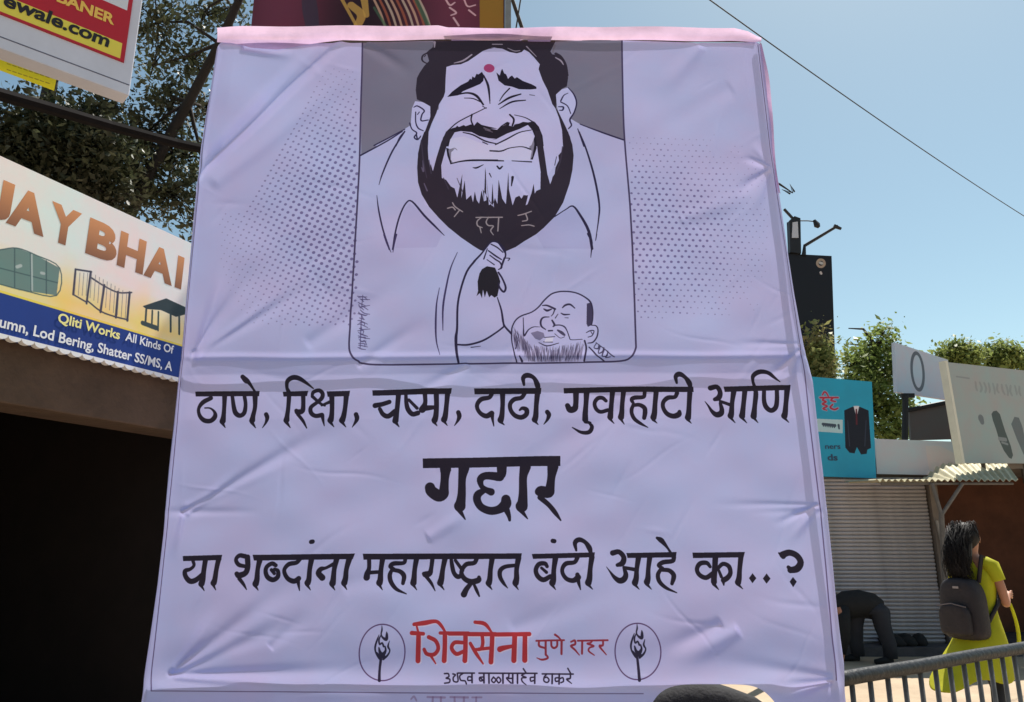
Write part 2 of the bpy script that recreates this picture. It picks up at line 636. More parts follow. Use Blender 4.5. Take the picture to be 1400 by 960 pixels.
polys(cv, 'M', '590,640 620,680 680,800 715,880 735,962 658,962 650,830 625,730', HAIR)
strokes(cv, 'O', '245,370,22 243,390,18 235,440,8 / 55,340,10 70,370,6 / 605,210,5 590,280,6', INK)
strokes(cv, 'N', '590,240,8 595,330,14 580,300,8 / 600,430,8 625,490,12', (120, 114, 150), alpha=0.7)
# word written into the beard
BT = (170, 158, 172)
strokes(cv, 'R', '280,750,5 292,768,6 325,790,5 / 258,775,6 280,770,6 292,782,6 / 312,782,6 288,812,5 / 385,815,6 502,811,6 / 408,815,5 390,832,6 392,852,6 412,860,5 / 402,858,6 408,884,4 / 440,812,5 430,835,6 440,850,6 462,852,6 450,872,6 462,892,4 / 486,812,6 482,874,6 / 572,802,5 598,796,6 632,784,5 / 606,794,6 614,822,6 592,828,5 / 588,848,5 620,846,6 644,852,5', (158, 148, 160))
strokes(cv, 'R', '140,470,5 150,560,6 165,640,4 / 175,560,4 185,620,6 / 770,500,4 762,560,6 745,610,4 / 300,640,3 325,700,5 / 240,640,4 262,690,6', (70, 62, 84), alpha=0.8)
polys(cv, 'R', '270,465 330,455 420,490 470,495 600,430 640,450 645,490 636,545 625,560 480,558 380,556 275,572 262,520', (214, 212, 248), 0.55)
strokes(cv, 'L', '920,852,8 1000,872,12 1100,922,12 1200,945,8', INK)
strokes(cv, 'M', '0,930,8 40,948,8 / 105,950,10 200,905,12 300,855,9 400,835,6', INK)
strokes(cv, 'N', '818,265,10 900,245,12 1000,235,16 1200,235,14 / 1140,160,8 1200,162,12', INK)
strokes(cv, 'O', '0,235,14 170,240,10 / 240,240,6 400,250,10 / 60,160,12 150,162,12 220,138,8 320,128,8 390,148,12', INK)
# ears, shirt, collar lines
strokes(cv, 'L', '515,640,8 545,630,12 600,668,12 582,700,12 575,750,12 632,745,10 / 530,680,10 530,760,10 550,810,12 592,832,8 / 480,770,10 500,820,10 538,850,12 518,885,12 545,905,12 572,875,8 / 545,700,8 560,680,8 / 440,822,10 300,900,12 190,958,12 / 440,835,5 400,890,14 368,960,10', (50, 44, 80))
strokes(cv, 'M', '700,480,7 745,530,12 770,600,12 750,680,12 715,740,14 728,785,12 704,815,10 / 640,590,12 665,545,9 700,525,5 / 640,600,12 695,630,10 722,690,8 / 620,640,8 660,640,14 655,665,12 630,668,8 / 800,775,9 1000,850,15 1155,905,14 / 780,815,8 830,960,13', (50, 44, 80))
strokes(cv, 'N', '420,0,10 300,78,12 80,200,14 / 440,0,12 340,160,14 260,340,12 228,435,4 / 210,520,4 225,640,12 260,800,13 312,960,13 / 340,960,14 360,830,14 400,690,14 450,590,13 500,575,14 600,690,18 690,780,16 765,855,5 / 535,22,12 545,60,12 568,45,8', (50, 44, 80))
strokes(cv, 'P', '277,0,13 300,70,10 325,122,4 / 362,0,13 347,60,11 338,122,4 / 785,128,4 740,230,9 710,350,12 685,500,13 685,665,5 / 660,368,4 640,480,10 635,620,13 640,740,9 663,832,3', (66, 58, 104))
strokes(cv, 'O', '790,0,14 850,150,14 920,400,17 955,600,15 950,720,11 925,895,4 / 590,698,9 680,640,9 740,612,14 800,690,20 870,820,24 897,960,21', (46, 40, 72))
strokes(cv, 'Q', '680,0,21 703,60,14 696,162,4 / 738,0,5 732,40,3', (46, 40, 72))
# hand pulling the beard, its tuft of hair, the arm
cv.poly(W('P', '925,225 945,160 985,95 1020,55 1065,60 1112,110') + W('Q', '106,150 135,175 95,190 72,245') + W('P', '1040,238 980,225'), FACE)
strokes(cv, 'P', '900,192,14 950,140,12 985,95,10 1020,56,11 1065,60,12 1112,112,11 1118,160,10 / 1018,72,9 1060,95,10 1100,130,8 / 1000,118,9 1050,155,12 1090,180,8 / 992,105,7 968,175,10 / 1010,150,8 1050,180,10 1080,200,10 1092,232,11 1070,248,8 / 990,180,6 1040,215,8', (46, 40, 72))
strokes(cv, 'Q', '60,65,9 100,125,12 108,150,9 92,190,14 75,240,12 / 95,170,7 135,172,8 125,188,6', (46, 40, 72))
polys(cv, 'P', '990,225 955,245 938,275 925,330 928,395 918,430 940,410 955,445 962,385 975,440 988,395 1005,440 1020,425 1042,442 1062,430 1072,380 1082,330 1070,290 1045,235', (38, 34, 46))
strokes(cv, 'Q', '58,268,13 85,310,12 108,370,14 95,402,14 68,375,13 58,340,8', (46, 40, 72))
strokes(cv, 'P', '905,188,15 850,262,14 806,390,14 786,500,14 783,650,15 775,720,20 780,820,17 796,902,14 / 783,765,12 860,766,14 960,737,14 1050,682,12 1106,640,12 / 1064,448,6 1090,530,11 1106,632,12 / 880,785,7 945,776,4', (46, 40, 72))
strokes(cv, 'Q', '50,440,6 78,530,11 95,625,12 148,690,15', (46, 40, 72))
# artist's scribbled signature
rs2 = random.Random(31)
yy = 432.0
sg = []
while yy < 785:
    sg.append('%f,%f,6 %f,%f,8 %f,%f,5' % (rs2.uniform(95, 130), yy, rs2.uniform(110, 150), yy + rs2.uniform(-8, 22), rs2.uniform(120, 182), yy + rs2.uniform(4, 26)))
    yy += rs2.uniform(9, 17)
strokes(cv, 'P', ' / '.join(sg) + ' / 133,425,5 128,500,7 / 125,560,6 118,660,7 112,785,6', (84, 76, 124), alpha=0.75)
# small bearded man
MAN = (58, 52, 84)
cv.poly(W('Q', '150,890 150,700 190,600 330,520 440,410 510,398 590,405 650,440 700,490 745,660 725,740 660,760 650,890'), FACE)
strokes(cv, 'm', '70,560,16 75,500,14 110,430,14 170,385,14 270,350,13 340,300,14 400,230,15 470,170,15 550,145,15 640,143,15 730,160,15 810,200,16 865,250,18 886,330,16 886,420,14 875,482,12 / 875,485,9 920,490,12 940,530,13 930,600,14 890,655,14 838,665,9 / 822,560,8 862,540,11 900,542,10 880,590,10 840,605,8 / 868,548,8 882,572,8 / 382,283,11 430,284,18 508,320,21 / 582,308,11 612,282,20 660,275,20 706,312,11 / 395,318,12 428,335,24 470,322,13 / 503,330,13 488,370,10 468,392,7 / 568,363,10 600,378,18 655,376,10 / 605,410,5 640,412,8 / 537,372,7 510,412,10 / 448,400,9 390,404,16 364,440,20 370,492,18 412,526,11 / 478,435,17 502,480,21 488,498,12 / 442,540,16 482,538,14 / 187,405,8 190,500,10 195,588,18 238,530,12 290,500,9 355,500,5 / 400,606,8 505,598,8 / 392,650,9 482,652,10 / 345,662,8 430,690,12 545,662,7 / 512,484,13 560,484,12 603,502,14 630,545,10 652,604,10 672,630,8 782,626,7 / 505,570,7 560,612,6 604,600,6', MAN)
polys(cv, 'm', '828,265 860,256 886,290 892,400 880,482 838,502 824,470', MAN, 0.9)
polys(cv, 'm', '262,560 330,540 392,560 404,600 352,636 308,620', (112, 106, 144), 0.75)
polys(cv, 'm', '415,612 492,606 484,648 402,650', (226, 224, 250), 0.9)
strokes(cv, 'm', '535,535,18 575,560,32 602,582,22', MAN, alpha=0.85)
rs = random.Random(5)
for i in range(330):
    x = 84 + 720 * rs.random()
    edge_ = 640 + 62 * math.sin(min(1, max(0, (x - 80) / 720)) * math.pi)
    if x < 230:
        edge_ = 500 + (x - 84) * 0.95
    topy = edge_ + rs.uniform(-10, 90)
    g = rs.choice([(84, 78, 112), (60, 54, 86), (110, 104, 138), (140, 134, 170), (176, 172, 212)])
    y2 = min(852, topy + rs.uniform(50, 170))
    x2 = x + rs.uniform(-12, 12) - (x - 440) * 0.08
    strokes(cv, 'm', '%f,%f,2 %f,%f,%f %f,%f,2' % (x, topy, (x + x2) / 2, (topy + y2) / 2, rs.uniform(4, 11), x2, y2), g, alpha=0.75)
strokes(cv, 'm', '70,560,16 72,640,12 92,740,12 122,862,14 / 806,640,17 822,720,18 800,848,18 / 850,705,13 1002,852,17 / 150,790,14 175,850,24 / 130,640,9 110,720,10', MAN)
strokes(cv, 'm', '925,665,10 900,710,9 940,720,14 950,680,9 / 960,700,16 945,760,10 985,750,14 1000,710,10 / 1000,735,16 985,790,12 1030,790,14 1040,745,10 / 1035,770,12 1020,810,12 1065,800,12 / 920,660,8 1105,800,14', MAN, alpha=0.85)

# --- line 1
T1 = INK
polys(cv, 'A', '48,212 558,205 552,245 50,250 / 742,212 945,204 935,246 748,250 / 1090,207 1275,200 1268,242 1098,250', T1)
strokes(cv, 'A', '''170,262,34 105,295,36 68,345,26 75,400,30 110,435,36 160,438,38 195,405,38 192,368,22 160,340,13 118,338,11 / 280,240,40 272,330,33 264,400,38 256,440,50 /
250,450,30 276,492,7 / 340,250,28 348,330,34 362,378,38 396,398,36 430,375,36 442,310,30 436,250,30 / 520,240,42 517,330,34 500,400,38 493,435,48 / 490,450,30 520,495,7 /
430,98,34 455,125,44 475,140,30 505,185,18 522,215,20 / 605,388,34 614,415,34 602,455,20 575,496,5 /
985,185,10 930,142,24 870,105,38 820,100,44 780,130,34 776,180,26 792,230,36 786,330,34 776,400,38 770,435,50 / 768,450,30 800,496,7 /
905,240,36 905,310,34 898,362,40 862,372,44 848,360,30 / 860,390,26 900,440,24 932,500,9 /
975,250,22 985,215,30 1030,200,32 1058,225,32 1050,262,34 1010,298,30 965,335,32 966,378,34 1000,402,34 1050,395,38 / 985,255,26 1035,300,22 1075,320,16 / 1055,400,32 1062,440,20 1072,482,7 / 1050,318,18 1115,290,28 /
1130,240,42 1132,330,36 1128,400,40 1120,435,50 / 1118,450,28 1148,490,6 / 1245,238,42 1236,330,36 1224,400,42 1212,435,50 / 1210,448,28 1242,490,6 /
1322,388,36 1330,420,36 1316,455,22 1292,492,5''', T1)
polys(cv, 'B', '52,196 690,188 682,232 55,240 / 866,192 1400,183 1396,230 870,238', T1)
strokes(cv, 'B', '''75,318,42 130,308,38 188,290,36 / 112,345,30 138,388,36 180,402,40 232,365,42 / 262,235,42 252,330,38 242,400,44 236,438,50 / 238,450,30 266,488,6 /
322,240,28 325,300,34 338,350,38 372,386,38 415,378,40 / 345,275,24 410,340,26 / 475,235,36 475,300,36 452,350,56 / 460,340,50 545,335,32 / 565,235,42 566,320,40 560,400,44 550,436,50 / 545,450,28 570,482,6 /
655,232,42 646,320,38 636,400,44 626,432,50 / 625,445,26 652,480,6 / 740,378,36 748,408,36 734,445,22 708,482,5 /
1005,235,34 985,262,34 925,275,38 892,312,34 893,352,32 922,390,34 965,406,40 1005,385,42 / 1008,395,34 1012,430,22 1022,484,8 / 1092,235,42 1092,320,36 1086,400,42 1076,436,50 / 1076,450,28 1106,475,6 /
1265,232,32 1240,262,34 1185,275,36 1152,312,34 1157,360,34 1190,400,36 1240,415,38 1280,392,38 1282,355,38 1250,343,28 1228,358,16 /
1368,235,44 1360,320,38 1356,400,44 1348,432,48 / 1350,445,26 1375,472,6 / 1375,200,28 1368,160,44 1340,105,32 1290,85,42 1256,105,36 1262,160,20''', T1)
polys(cv, 'C', '192,202 1322,183 1326,230 196,247', T1)
strokes(cv, 'C', '''52,405,40 66,430,40 52,472,24 22,512,6 / 300,240,52 300,330,46 290,375,54 250,385,54 228,350,44 / 392,240,52 388,330,42 382,420,48 382,470,52 /
385,490,34 425,500,22 / 415,500,20 440,535,34 415,580,36 345,582,28 270,540,9 / 615,240,46 608,330,40 602,400,44 598,450,52 / 595,465,28 632,505,6 /
560,312,30 530,288,34 490,290,36 462,330,34 476,380,34 515,406,34 575,392,34 / 710,240,44 702,330,40 698,410,46 692,450,54 / 690,465,28 722,510,6 /
895,240,34 885,278,34 810,285,38 782,302,34 800,335,24 / 795,350,30 850,345,34 895,370,40 902,410,42 895,455,36 / 800,345,28 785,380,34 787,420,34 812,465,34 860,500,28 928,536,8 /
995,240,46 988,330,42 984,410,48 976,450,54 / 975,470,28 1008,500,6 / 1180,240,38 1160,275,34 1100,282,40 1060,320,36 1060,370,36 1095,420,40 1150,440,44 1195,425,48 1202,400,30 /
1292,240,46 1286,330,42 1282,410,46 1276,452,54 / 1275,470,28 1305,502,6 / 1298,190,30 1285,150,48 1250,105,34 1200,78,46 1166,100,38 1176,152,22''', T1)
polys(cv, 'D', '518,170 1052,155 1050,195 528,212', T1)
strokes(cv, 'D', '''415,180,42 465,172,38 492,215,38 482,255,44 450,270,30 / 495,300,26 508,350,38 500,380,46 465,390,44 430,365,30 400,322,16 372,286,5 / 495,285,24 585,315,28 /
600,205,44 590,290,36 586,370,44 580,398,50 / 578,410,28 616,454,6 / 688,205,42 682,300,38 676,370,44 672,398,50 / 670,410,28 710,454,6 /
965,132,8 910,95,24 860,60,34 800,55,40 752,85,34 750,130,24 768,180,30 778,230,40 772,320,38 768,375,46 765,400,50 / 765,410,28 800,452,6 /
842,200,32 846,280,36 866,330,40 905,355,38 940,330,38 948,270,36 944,200,34 / 1026,195,44 1020,290,38 1016,370,44 1010,398,50 / 1008,410,28 1046,450,6''', T1)
# --- big word
polys(cv, 'E', '104,98 1202,80 1202,160 106,176 / 240,170 330,170 330,200 245,210', T1)
strokes(cv, 'E', '''288,180,84 280,260,66 274,340,74 268,380,84 230,395,92 175,360,88 162,330,80 / 432,175,88 418,260,62 415,380,66 405,455,80 400,475,92 / 388,495,48 442,582,10 /
735,170,80 732,225,72 700,245,66 / 720,245,70 610,235,60 565,262,58 572,315,40 605,345,44 650,365,58 / 590,355,44 545,385,62 538,430,62 570,485,58 640,515,62 710,505,66 765,465,86 768,425,74 / 762,480,60 790,550,36 798,590,22 /
922,170,88 905,250,64 905,370,68 900,455,82 894,478,96 / 880,500,46 940,578,10 / 1142,165,90 1130,250,64 1120,330,72 1108,370,84 1052,362,86 1030,365,62 / 1040,410,42 1110,470,38 1160,530,36 1205,592,12''', T1)
# --- line 3
polys(cv, 'F', '58,235 378,226 372,268 62,276 / 618,226 1430,215 1412,260 628,272', T1)
strokes(cv, 'F', '''140,270,26 150,310,26 120,340,28 78,355,36 84,400,36 120,436,40 168,425,42 215,380,28 / 244,262,42 230,350,40 220,420,46 210,455,50 / 205,468,26 232,512,6 /
350,262,42 332,340,38 318,420,42 308,448,50 / 302,460,26 324,506,6 / 560,238,36 515,232,34 488,265,30 510,305,32 560,318,28 / 578,245,42 580,320,42 562,370,44 512,390,46 492,376,34 / 512,415,30 545,460,24 568,502,8 /
675,262,46 658,340,36 652,420,44 642,455,52 / 636,468,28 662,508,6 / 800,310,30 770,295,34 730,320,34 720,360,34 738,405,36 782,425,38 818,400,38 818,355,30 790,340,26 / 765,345,26 790,375,26 /
990,260,38 965,288,34 905,300,36 870,340,32 876,382,32 905,420,34 950,436,40 985,415,40 / 980,430,32 985,465,22 992,510,8 / 1085,258,46 1072,340,38 1066,420,42 1056,448,50 / 1050,462,28 1078,506,6 /
1080,122,34 1092,120,34 / 1262,298,30 1200,330,24 1160,340,38 1142,372,44 1172,408,48 / 1285,255,46 1266,340,38 1258,420,44 1252,452,52 / 1245,465,28 1270,506,6 /
1385,255,48 1362,340,38 1356,410,44 1346,448,52 / 1342,462,28 1366,503,6''', T1)
polys(cv, 'G', '92,216 1362,213 1355,258 98,264', T1)
strokes(cv, 'G', '''142,255,34 142,330,34 128,375,46 124,405,52 / 140,368,30 225,362,28 / 250,255,44 238,340,38 232,420,46 224,448,52 / 220,460,28 246,505,6 /
432,255,32 420,290,30 340,295,36 312,318,32 345,342,26 / 330,345,30 390,358,34 422,395,38 412,452,30 / 325,345,28 308,390,36 318,445,36 360,500,28 438,537,8 /
522,255,44 508,340,38 502,410,44 496,448,52 / 492,460,28 522,505,6 / 650,252,36 640,330,34 628,372,44 596,382,48 578,375,26 / 600,400,28 640,452,24 670,513,7 /
750,255,44 732,340,38 722,410,46 712,448,52 / 710,460,28 742,505,6 / 798,255,26 806,310,34 820,368,34 850,400,36 885,388,36 / 832,270,26 890,350,28 /
1002,255,36 982,290,34 922,300,36 888,340,34 882,380,36 910,420,38 960,440,42 1015,428,44 1020,405,28 / 955,455,34 920,500,42 900,540,50 / 980,460,22 1002,510,26 1022,555,14 /
1125,252,44 1112,340,38 1106,420,44 1098,450,50 / 1096,465,28 1124,503,6 / 1335,250,46 1320,340,38 1320,410,44 1312,448,52 / 1305,460,28 1334,503,6 / 1305,310,28 1230,320,32 1190,350,36 1188,400,34 1215,450,26 1248,490,7''', T1)
polys(cv, 'H', '158,218 660,206 655,245 168,258 / 908,212 1312,203 1306,246 918,252', T1)
strokes(cv, 'H', '''325,114,34 338,116,34 / 280,318,28 262,295,34 215,300,36 190,345,36 205,395,38 250,425,38 305,398,36 / 235,330,22 275,365,26 / 346,255,46 334,340,38 330,420,46 322,448,52 / 318,462,28 348,503,6 /
520,250,36 498,285,32 432,295,36 402,335,32 407,380,32 440,420,34 490,430,38 528,405,46 / 522,385,36 530,440,30 546,502,9 / 636,245,44 624,330,38 618,410,46 608,448,52 / 605,460,28 642,500,6 /
628,212,28 615,170,42 582,125,32 535,105,38 502,130,36 512,190,18 / 800,212,42 850,203,38 888,245,40 878,292,44 838,308,28 / 892,335,26 905,385,40 890,420,46 855,432,44 815,405,30 780,360,14 752,322,4 / 890,328,26 985,345,30 /
1005,248,44 992,340,36 988,410,44 978,448,50 / 975,460,28 1012,500,6 / 1095,248,42 1084,340,36 1082,410,44 1074,442,50 / 1072,458,28 1110,500,6 /
1155,92,22 1185,108,42 1205,128,36 1240,172,20 1268,215,22 / 1290,245,36 1278,275,34 1205,285,36 1168,310,32 1200,332,24 / 1190,345,30 1250,350,34 1285,380,38 1288,410,38 1275,455,28 / 1185,340,28 1162,385,34 1175,440,34 1230,490,26 1314,528,8''', T1)
polys(cv, 'I', '155,208 572,203 562,246 160,252 / 637,372 668,412 637,452 608,412 / 750,374 782,415 750,456 720,415 / 962,402 992,440 962,484 934,440', T1)
strokes(cv, 'I', '''338,245,46 332,340,44 326,410,46 326,440,48 / 325,458,30 364,502,7 / 295,320,26 268,290,34 215,296,36 190,340,34 210,385,36 262,408,36 315,375,36 /
355,335,28 398,298,32 445,318,36 458,370,36 435,408,40 402,428,42 / 400,430,34 405,466,12 / 362,345,22 385,400,26 / 540,245,42 532,340,38 528,410,44 520,445,50 / 518,458,28 558,497,6 /
845,212,14 880,235,46 / 875,225,52 930,208,48 990,232,48 1022,285,50 995,335,54 940,348,46 / 925,325,30 960,352,36''', T1)
# --- emblem row
RING = (92, 68, 118)
el = lambda cx, cy, rx, ry, wd: ' '.join('%f,%f,%f' % (cx + rx * math.cos(t * math.pi / 18), cy + ry * math.sin(t * math.pi / 18), wd) for t in range(37))
for k, cx, cy, dx, dy in (('J', 230, 335, 0, 0), ('K', 923, 327, 695, -12)):
    strokes(cv, k, el(cx, cy, 168, 207, 9), RING)
    tt = [[(225, 138, 4), (226, 170, 12), (220, 200, 10), (232, 225, 14), (258, 238, 24), (262, 205, 18), (260, 185, 6)], [(205, 205, 4), (192, 240, 12), (178, 290, 14), (182, 330, 12), (205, 370, 14), (222, 385, 16)],
          [(282, 250, 4), (272, 290, 14), (286, 320, 10), (270, 355, 14), (240, 382, 16)], [(222, 200, 6), (205, 240, 12), (210, 275, 12), (228, 265, 12), (240, 290, 14)], [(205, 300, 10), (215, 335, 22), (235, 350, 30), (255, 320, 16), (250, 290, 10)],
          [(190, 335, 10), (215, 365, 20), (250, 365, 18)]]
    for st in tt:
        strokes(cv, k, ' '.join('%d,%d,%d' % (a + dx, b + dy, c) for a, b, c in st), (44, 40, 66))
strokes(cv, 'J', '222,385,20 214,460,18 208,542,22', (44, 38, 66))
strokes(cv, 'K', '918,375,18 928,460,20 938,540,22', (44, 38, 66))
RED = (176, 52, 62)
for off, col, al in ((8, (232, 214, 236), 0.6), (0, RED, 1.0)):
    x0, y0, sc = WIN['J']
    WIN['j'] = (x0 + off / sc, y0 + off / sc, sc)
    strokes(cv, 'j', '''462,128,26 540,118,34 620,106,26 660,135,24 702,200,14 / 478,130,14 492,185,18 495,215,34 495,393,36 / 445,192,30 530,198,26 / 570,222,28 622,250,28 642,305,28 612,348,28 560,345,26 538,312,24 / 590,360,20 624,415,10 /
690,200,34 690,300,34 686,393,36 / 655,192,24 715,192,24 / 722,196,30 862,196,30 / 842,200,34 842,300,34 838,393,36 / 820,262,26 762,262,28 740,302,28 775,345,28 825,328,26 / 868,200,30 1062,200,30 /
912,112,24 985,125,28 1038,190,14 / 965,208,26 970,265,26 955,308,24 915,312,20 / 878,268,24 922,342,26 972,416,12 / 940,310,24 1035,300,22 / 1040,200,34 1036,300,34 1030,402,36 / 1065,202,30 1312,198,30 / 1095,310,40 1125,300,34 1200,285,22 / 1205,205,36 1198,390,38 / 1280,205,34 1278,388,38''', col, alpha=al)
strokes(cv, 'K', '''178,248,13 270,245,13 / 198,250,15 200,285,16 240,300,14 / 247,250,16 247,350,15 / 247,345,14 262,372,14 220,385,14 182,372,6 / 268,245,13 382,243,13 / 288,248,15 290,285,15 308,300,15 330,285,15 332,248,15 / 364,245,17 362,342,16 / 316,203,16 340,220,14 362,245,10 /
432,255,12 460,245,15 462,272,15 432,285,15 460,312,14 492,350,8 / 482,247,13 702,243,13 / 515,248,16 512,340,15 / 590,245,12 575,262,12 552,268,13 598,285,14 568,298,12 562,322,13 602,352,8 / 668,245,14 665,280,15 642,288,16 690,348,8''', (150, 52, 70))
strokes(cv, 'J', '''688,490 715,490 720,512 700,524 726,532 722,556 688,562 / 750,492 768,500 752,520 756,548 786,548 782,488 / 788,486 842,486 / 825,488 800,508 808,540 838,545 848,568 / 845,486 908,486 / 890,488,13 890,558,13 / 885,515 862,515 860,540 885,540 /
942,486 1028,486 / 978,488,13 978,560,13 / 972,515 946,520 950,545 974,540 / 950,520 970,540 / 1015,488,13 1015,562,13 / 1030,486 1128,486 / 1048,515 1034,540 1052,558 1070,532 1086,516 1102,540 1086,560 1068,535 1048,515 / 1118,488,13 1118,562,13 /
1128,486 1232,486 / 1162,488 1160,515 1145,525 1178,562 / 1158,525 1190,525 / 1190,488,13 1190,562,13 / 1225,488,13 1225,562,13 / 1232,486 1300,486 / 1268,452 1290,486 / 1278,488 1256,502 1288,518 1258,522 1260,548 1290,576,6 /
1300,486 1368,486 / 1352,488,13 1352,562,13 / 1346,515 1320,520 1324,546 1346,540''', (48, 40, 66), dw=11)
strokes(cv, 'K', '''222,490 308,490 / 256,490 236,515 236,545 260,555 272,535 256,515 238,520 / 295,490,13 295,563,13 / 308,490 388,490 / 346,490,13 346,566,13 / 344,518 318,522 322,546 344,542 / 346,528 372,518 378,545 360,556 / 388,490 448,490 / 408,448 432,490 / 428,490,12 426,522,12 402,530,13 438,562,7''', (48, 40, 66), dw=11)
# --- printed thin border and the cut second row
BORD = (96, 84, 128)
cv.stroke([(289, 58, 1.2), (276, 190, 1.2), (262, 340, 1.2), (250, 470, 1.2), (238, 620, 1.3), (222, 780, 1.3), (206, 944, 1.3)], BORD, 0.9, smooth=False)
cv.stroke([(1037, 60, 1.2), (1053, 200, 1.2), (1078, 350, 1.3), (1098, 500, 1.3), (1122, 700, 1.4), (1144, 930, 1.4)], BORD, 0.9, smooth=False)
cv.stroke([(206, 945, 1.3), (500, 948, 1.3), (880, 949, 1.2)], BORD, 0.8, smooth=False)
strokes(cv, 'J', '''440,680,12 460,662,14 480,690,12 / 560,665,14 690,668,14 / 600,668,16 600,720,16 / 660,668,16 662,720,16 / 730,665,14 860,668,14 / 760,668,14 765,720,16 / 830,668,16 830,720,16 / 890,668,12 960,668,12 / 920,668,14 920,720,14''', (120, 84, 124), alpha=0.4)

m_print = cv.material('banner_print', rough=0.62, transl=0.24, bump=0.16, mottle=0.06)

# --- cloth surface: outer edges (photo pixels), sheet wraps back round the frame tubes
LE = [(38, 299), (60, 292), (190, 271), (290, 260), (400, 250), (480, 243), (560, 234), (640, 225), (730, 217), (800, 209), (870, 199), (930, 190), (990, 183)]
RE = [(38, 1041), (60, 1046), (150, 1058), (200, 1062), (250, 1068), (330, 1080), (400, 1091), (470, 1104), (520, 1116), (640, 1130), (740, 1141), (830, 1150), (910, 1160), (950, 1162), (990, 1165)]


def interp(tab, y):
    return float(np.interp(y, [a for a, b in tab], [b for a, b in tab]))


# tension folds: x0,y0 -> x1,y1 (pixels), height m, half width px at start, at end
FOLDS = [
    (258, 256, 500, 24, 0.017, 5, 8), (262, 236, 440, 54, -0.014, 9, 12), (290, 250, 480, 100, -0.006, 14, 18),
    (262, 488, 345, 372, 0.010, 4, 16), (266, 490, 380, 405, -0.009, 5, 12), (264, 489, 420, 392, 0.008, 5, 14), (268, 480, 310, 360, -0.007, 5, 12),
    (252, 700, 440, 592, 0.010, 4, 16), (254, 696, 420, 615, -0.007, 8, 16), (256, 704, 330, 640, -0.006, 5, 12), (250, 705, 236, 760, -0.006, 4, 9), (256, 700, 520, 560, 0.005, 10, 30),
    (236, 920, 410, 790, 0.010, 5, 24), (240, 922, 420, 840, 0.009, 5, 22), (238, 918, 330, 880, -0.007, 5, 16), (236, 922, 520, 915, 0.008, 6, 18), (240, 925, 400, 938, -0.008, 5, 14), (240, 915, 300, 830, -0.006, 5, 14),
    (1052, 230, 1015, 215, 0.008, 3, 8), (1053, 232, 1010, 262, 0.009, 3, 12), (1052, 234, 1030, 290, -0.006, 3, 14), (1052, 226, 1028, 196, -0.005, 3, 10),
    (1094, 478, 1052, 515, 0.009, 3, 8), (1094, 480, 1070, 540, -0.006, 3, 10), (1094, 474, 1075, 380, 0.006, 4, 12), (1096, 470, 1000, 470, 0.004, 3, 8),
    (1118, 690, 1062, 716, 0.008, 3, 8), (1118, 694, 1080, 740, -0.005, 4, 10), (1120, 690, 980, 690, 0.003, 3, 8),
    (1140, 930, 1060, 938, 0.010, 4, 14), (1140, 926, 980, 905, 0.006, 6, 22), (1138, 934, 1080, 950, -0.008, 4, 10),
    (985, 852, 900, 892, 0.008, 10, 20), (1010, 862, 930, 905, -0.007, 12, 20),
    (640, 500, 560, 545, 0.006, 8, 12), (740, 470, 600, 560, 0.004, 14, 24), (585, 735, 640, 700, -0.005, 10, 14), (420, 470, 560, 380, 0.005, 12, 22),
    (490, 500, 580, 440, 0.006, 8, 16), (370, 885, 420, 840, 0.005, 8, 14), (850, 560, 700, 640, 0.004, 16, 30), (1000, 120, 860, 200, 0.004, 16, 30), (960, 60, 900, 130, -0.006, 10, 20),
    (470, 800, 640, 760, 0.004, 18, 30), (700, 860, 860, 800, 0.004, 14, 30), (500, 60, 560, 100, 0.006, 8, 12), (330, 62, 400, 74, -0.010, 8, 10), (930, 300, 1040, 260, -0.004, 12, 20),
]
NX, NY = 560, 560
YT, YB = 56.5, 985.0


def bottom_y(x):
    # the hem is pulled up into an arch right of the emblem
    d = (x - 976) / 96.0
    if abs(d) < 1:
        return 936 + 49 * abs(d) ** 5
    return 985


SX, SY = np.linspace(0, 1, NX + 1), np.linspace(0, 1, NY + 1)
GX = np.zeros((NY + 1, NX + 1))
GY = np.zeros((NY + 1, NX + 1))
for j, t in enumerate(SY):
    y = YT + (YB - YT) * t
    GX[j] = interp(LE, y) + (interp(RE, y) - interp(LE, y)) * SX
    GY[j] = y
for i in range(NX + 1):
    for j in range(NY + 1):
        if GY[j, i] > 860:
            by = bottom_y(GX[j, i])
            if by < 985:
                GY[j, i] = 860 + (GY[j, i] - 860) * (by - 860) / 125
H = np.zeros_like(GX)
for x0, y0, x1, y1, amp, w0, w1 in FOLDS:
    L = math.hypot(x1 - x0, y1 - y0)
    ux, uy = (x1 - x0) / L, (y1 - y0) / L
    t = ((GX - x0) * ux + (GY - y0) * uy) / L
    d = (GX - x0) * -uy + (GY - y0) * ux
    wd = 0.72 * (w0 + (w1 - w0) * np.clip(t, 0, 1))
    fade = np.clip((t + 0.03) / 0.06, 0, 1) * np.clip((1.15 - t) / 0.7, 0, 1)
    fade = fade * fade * (3 - 2 * fade)
    H += 2.0 * amp * fade * np.exp(-(d / wd) ** 2)
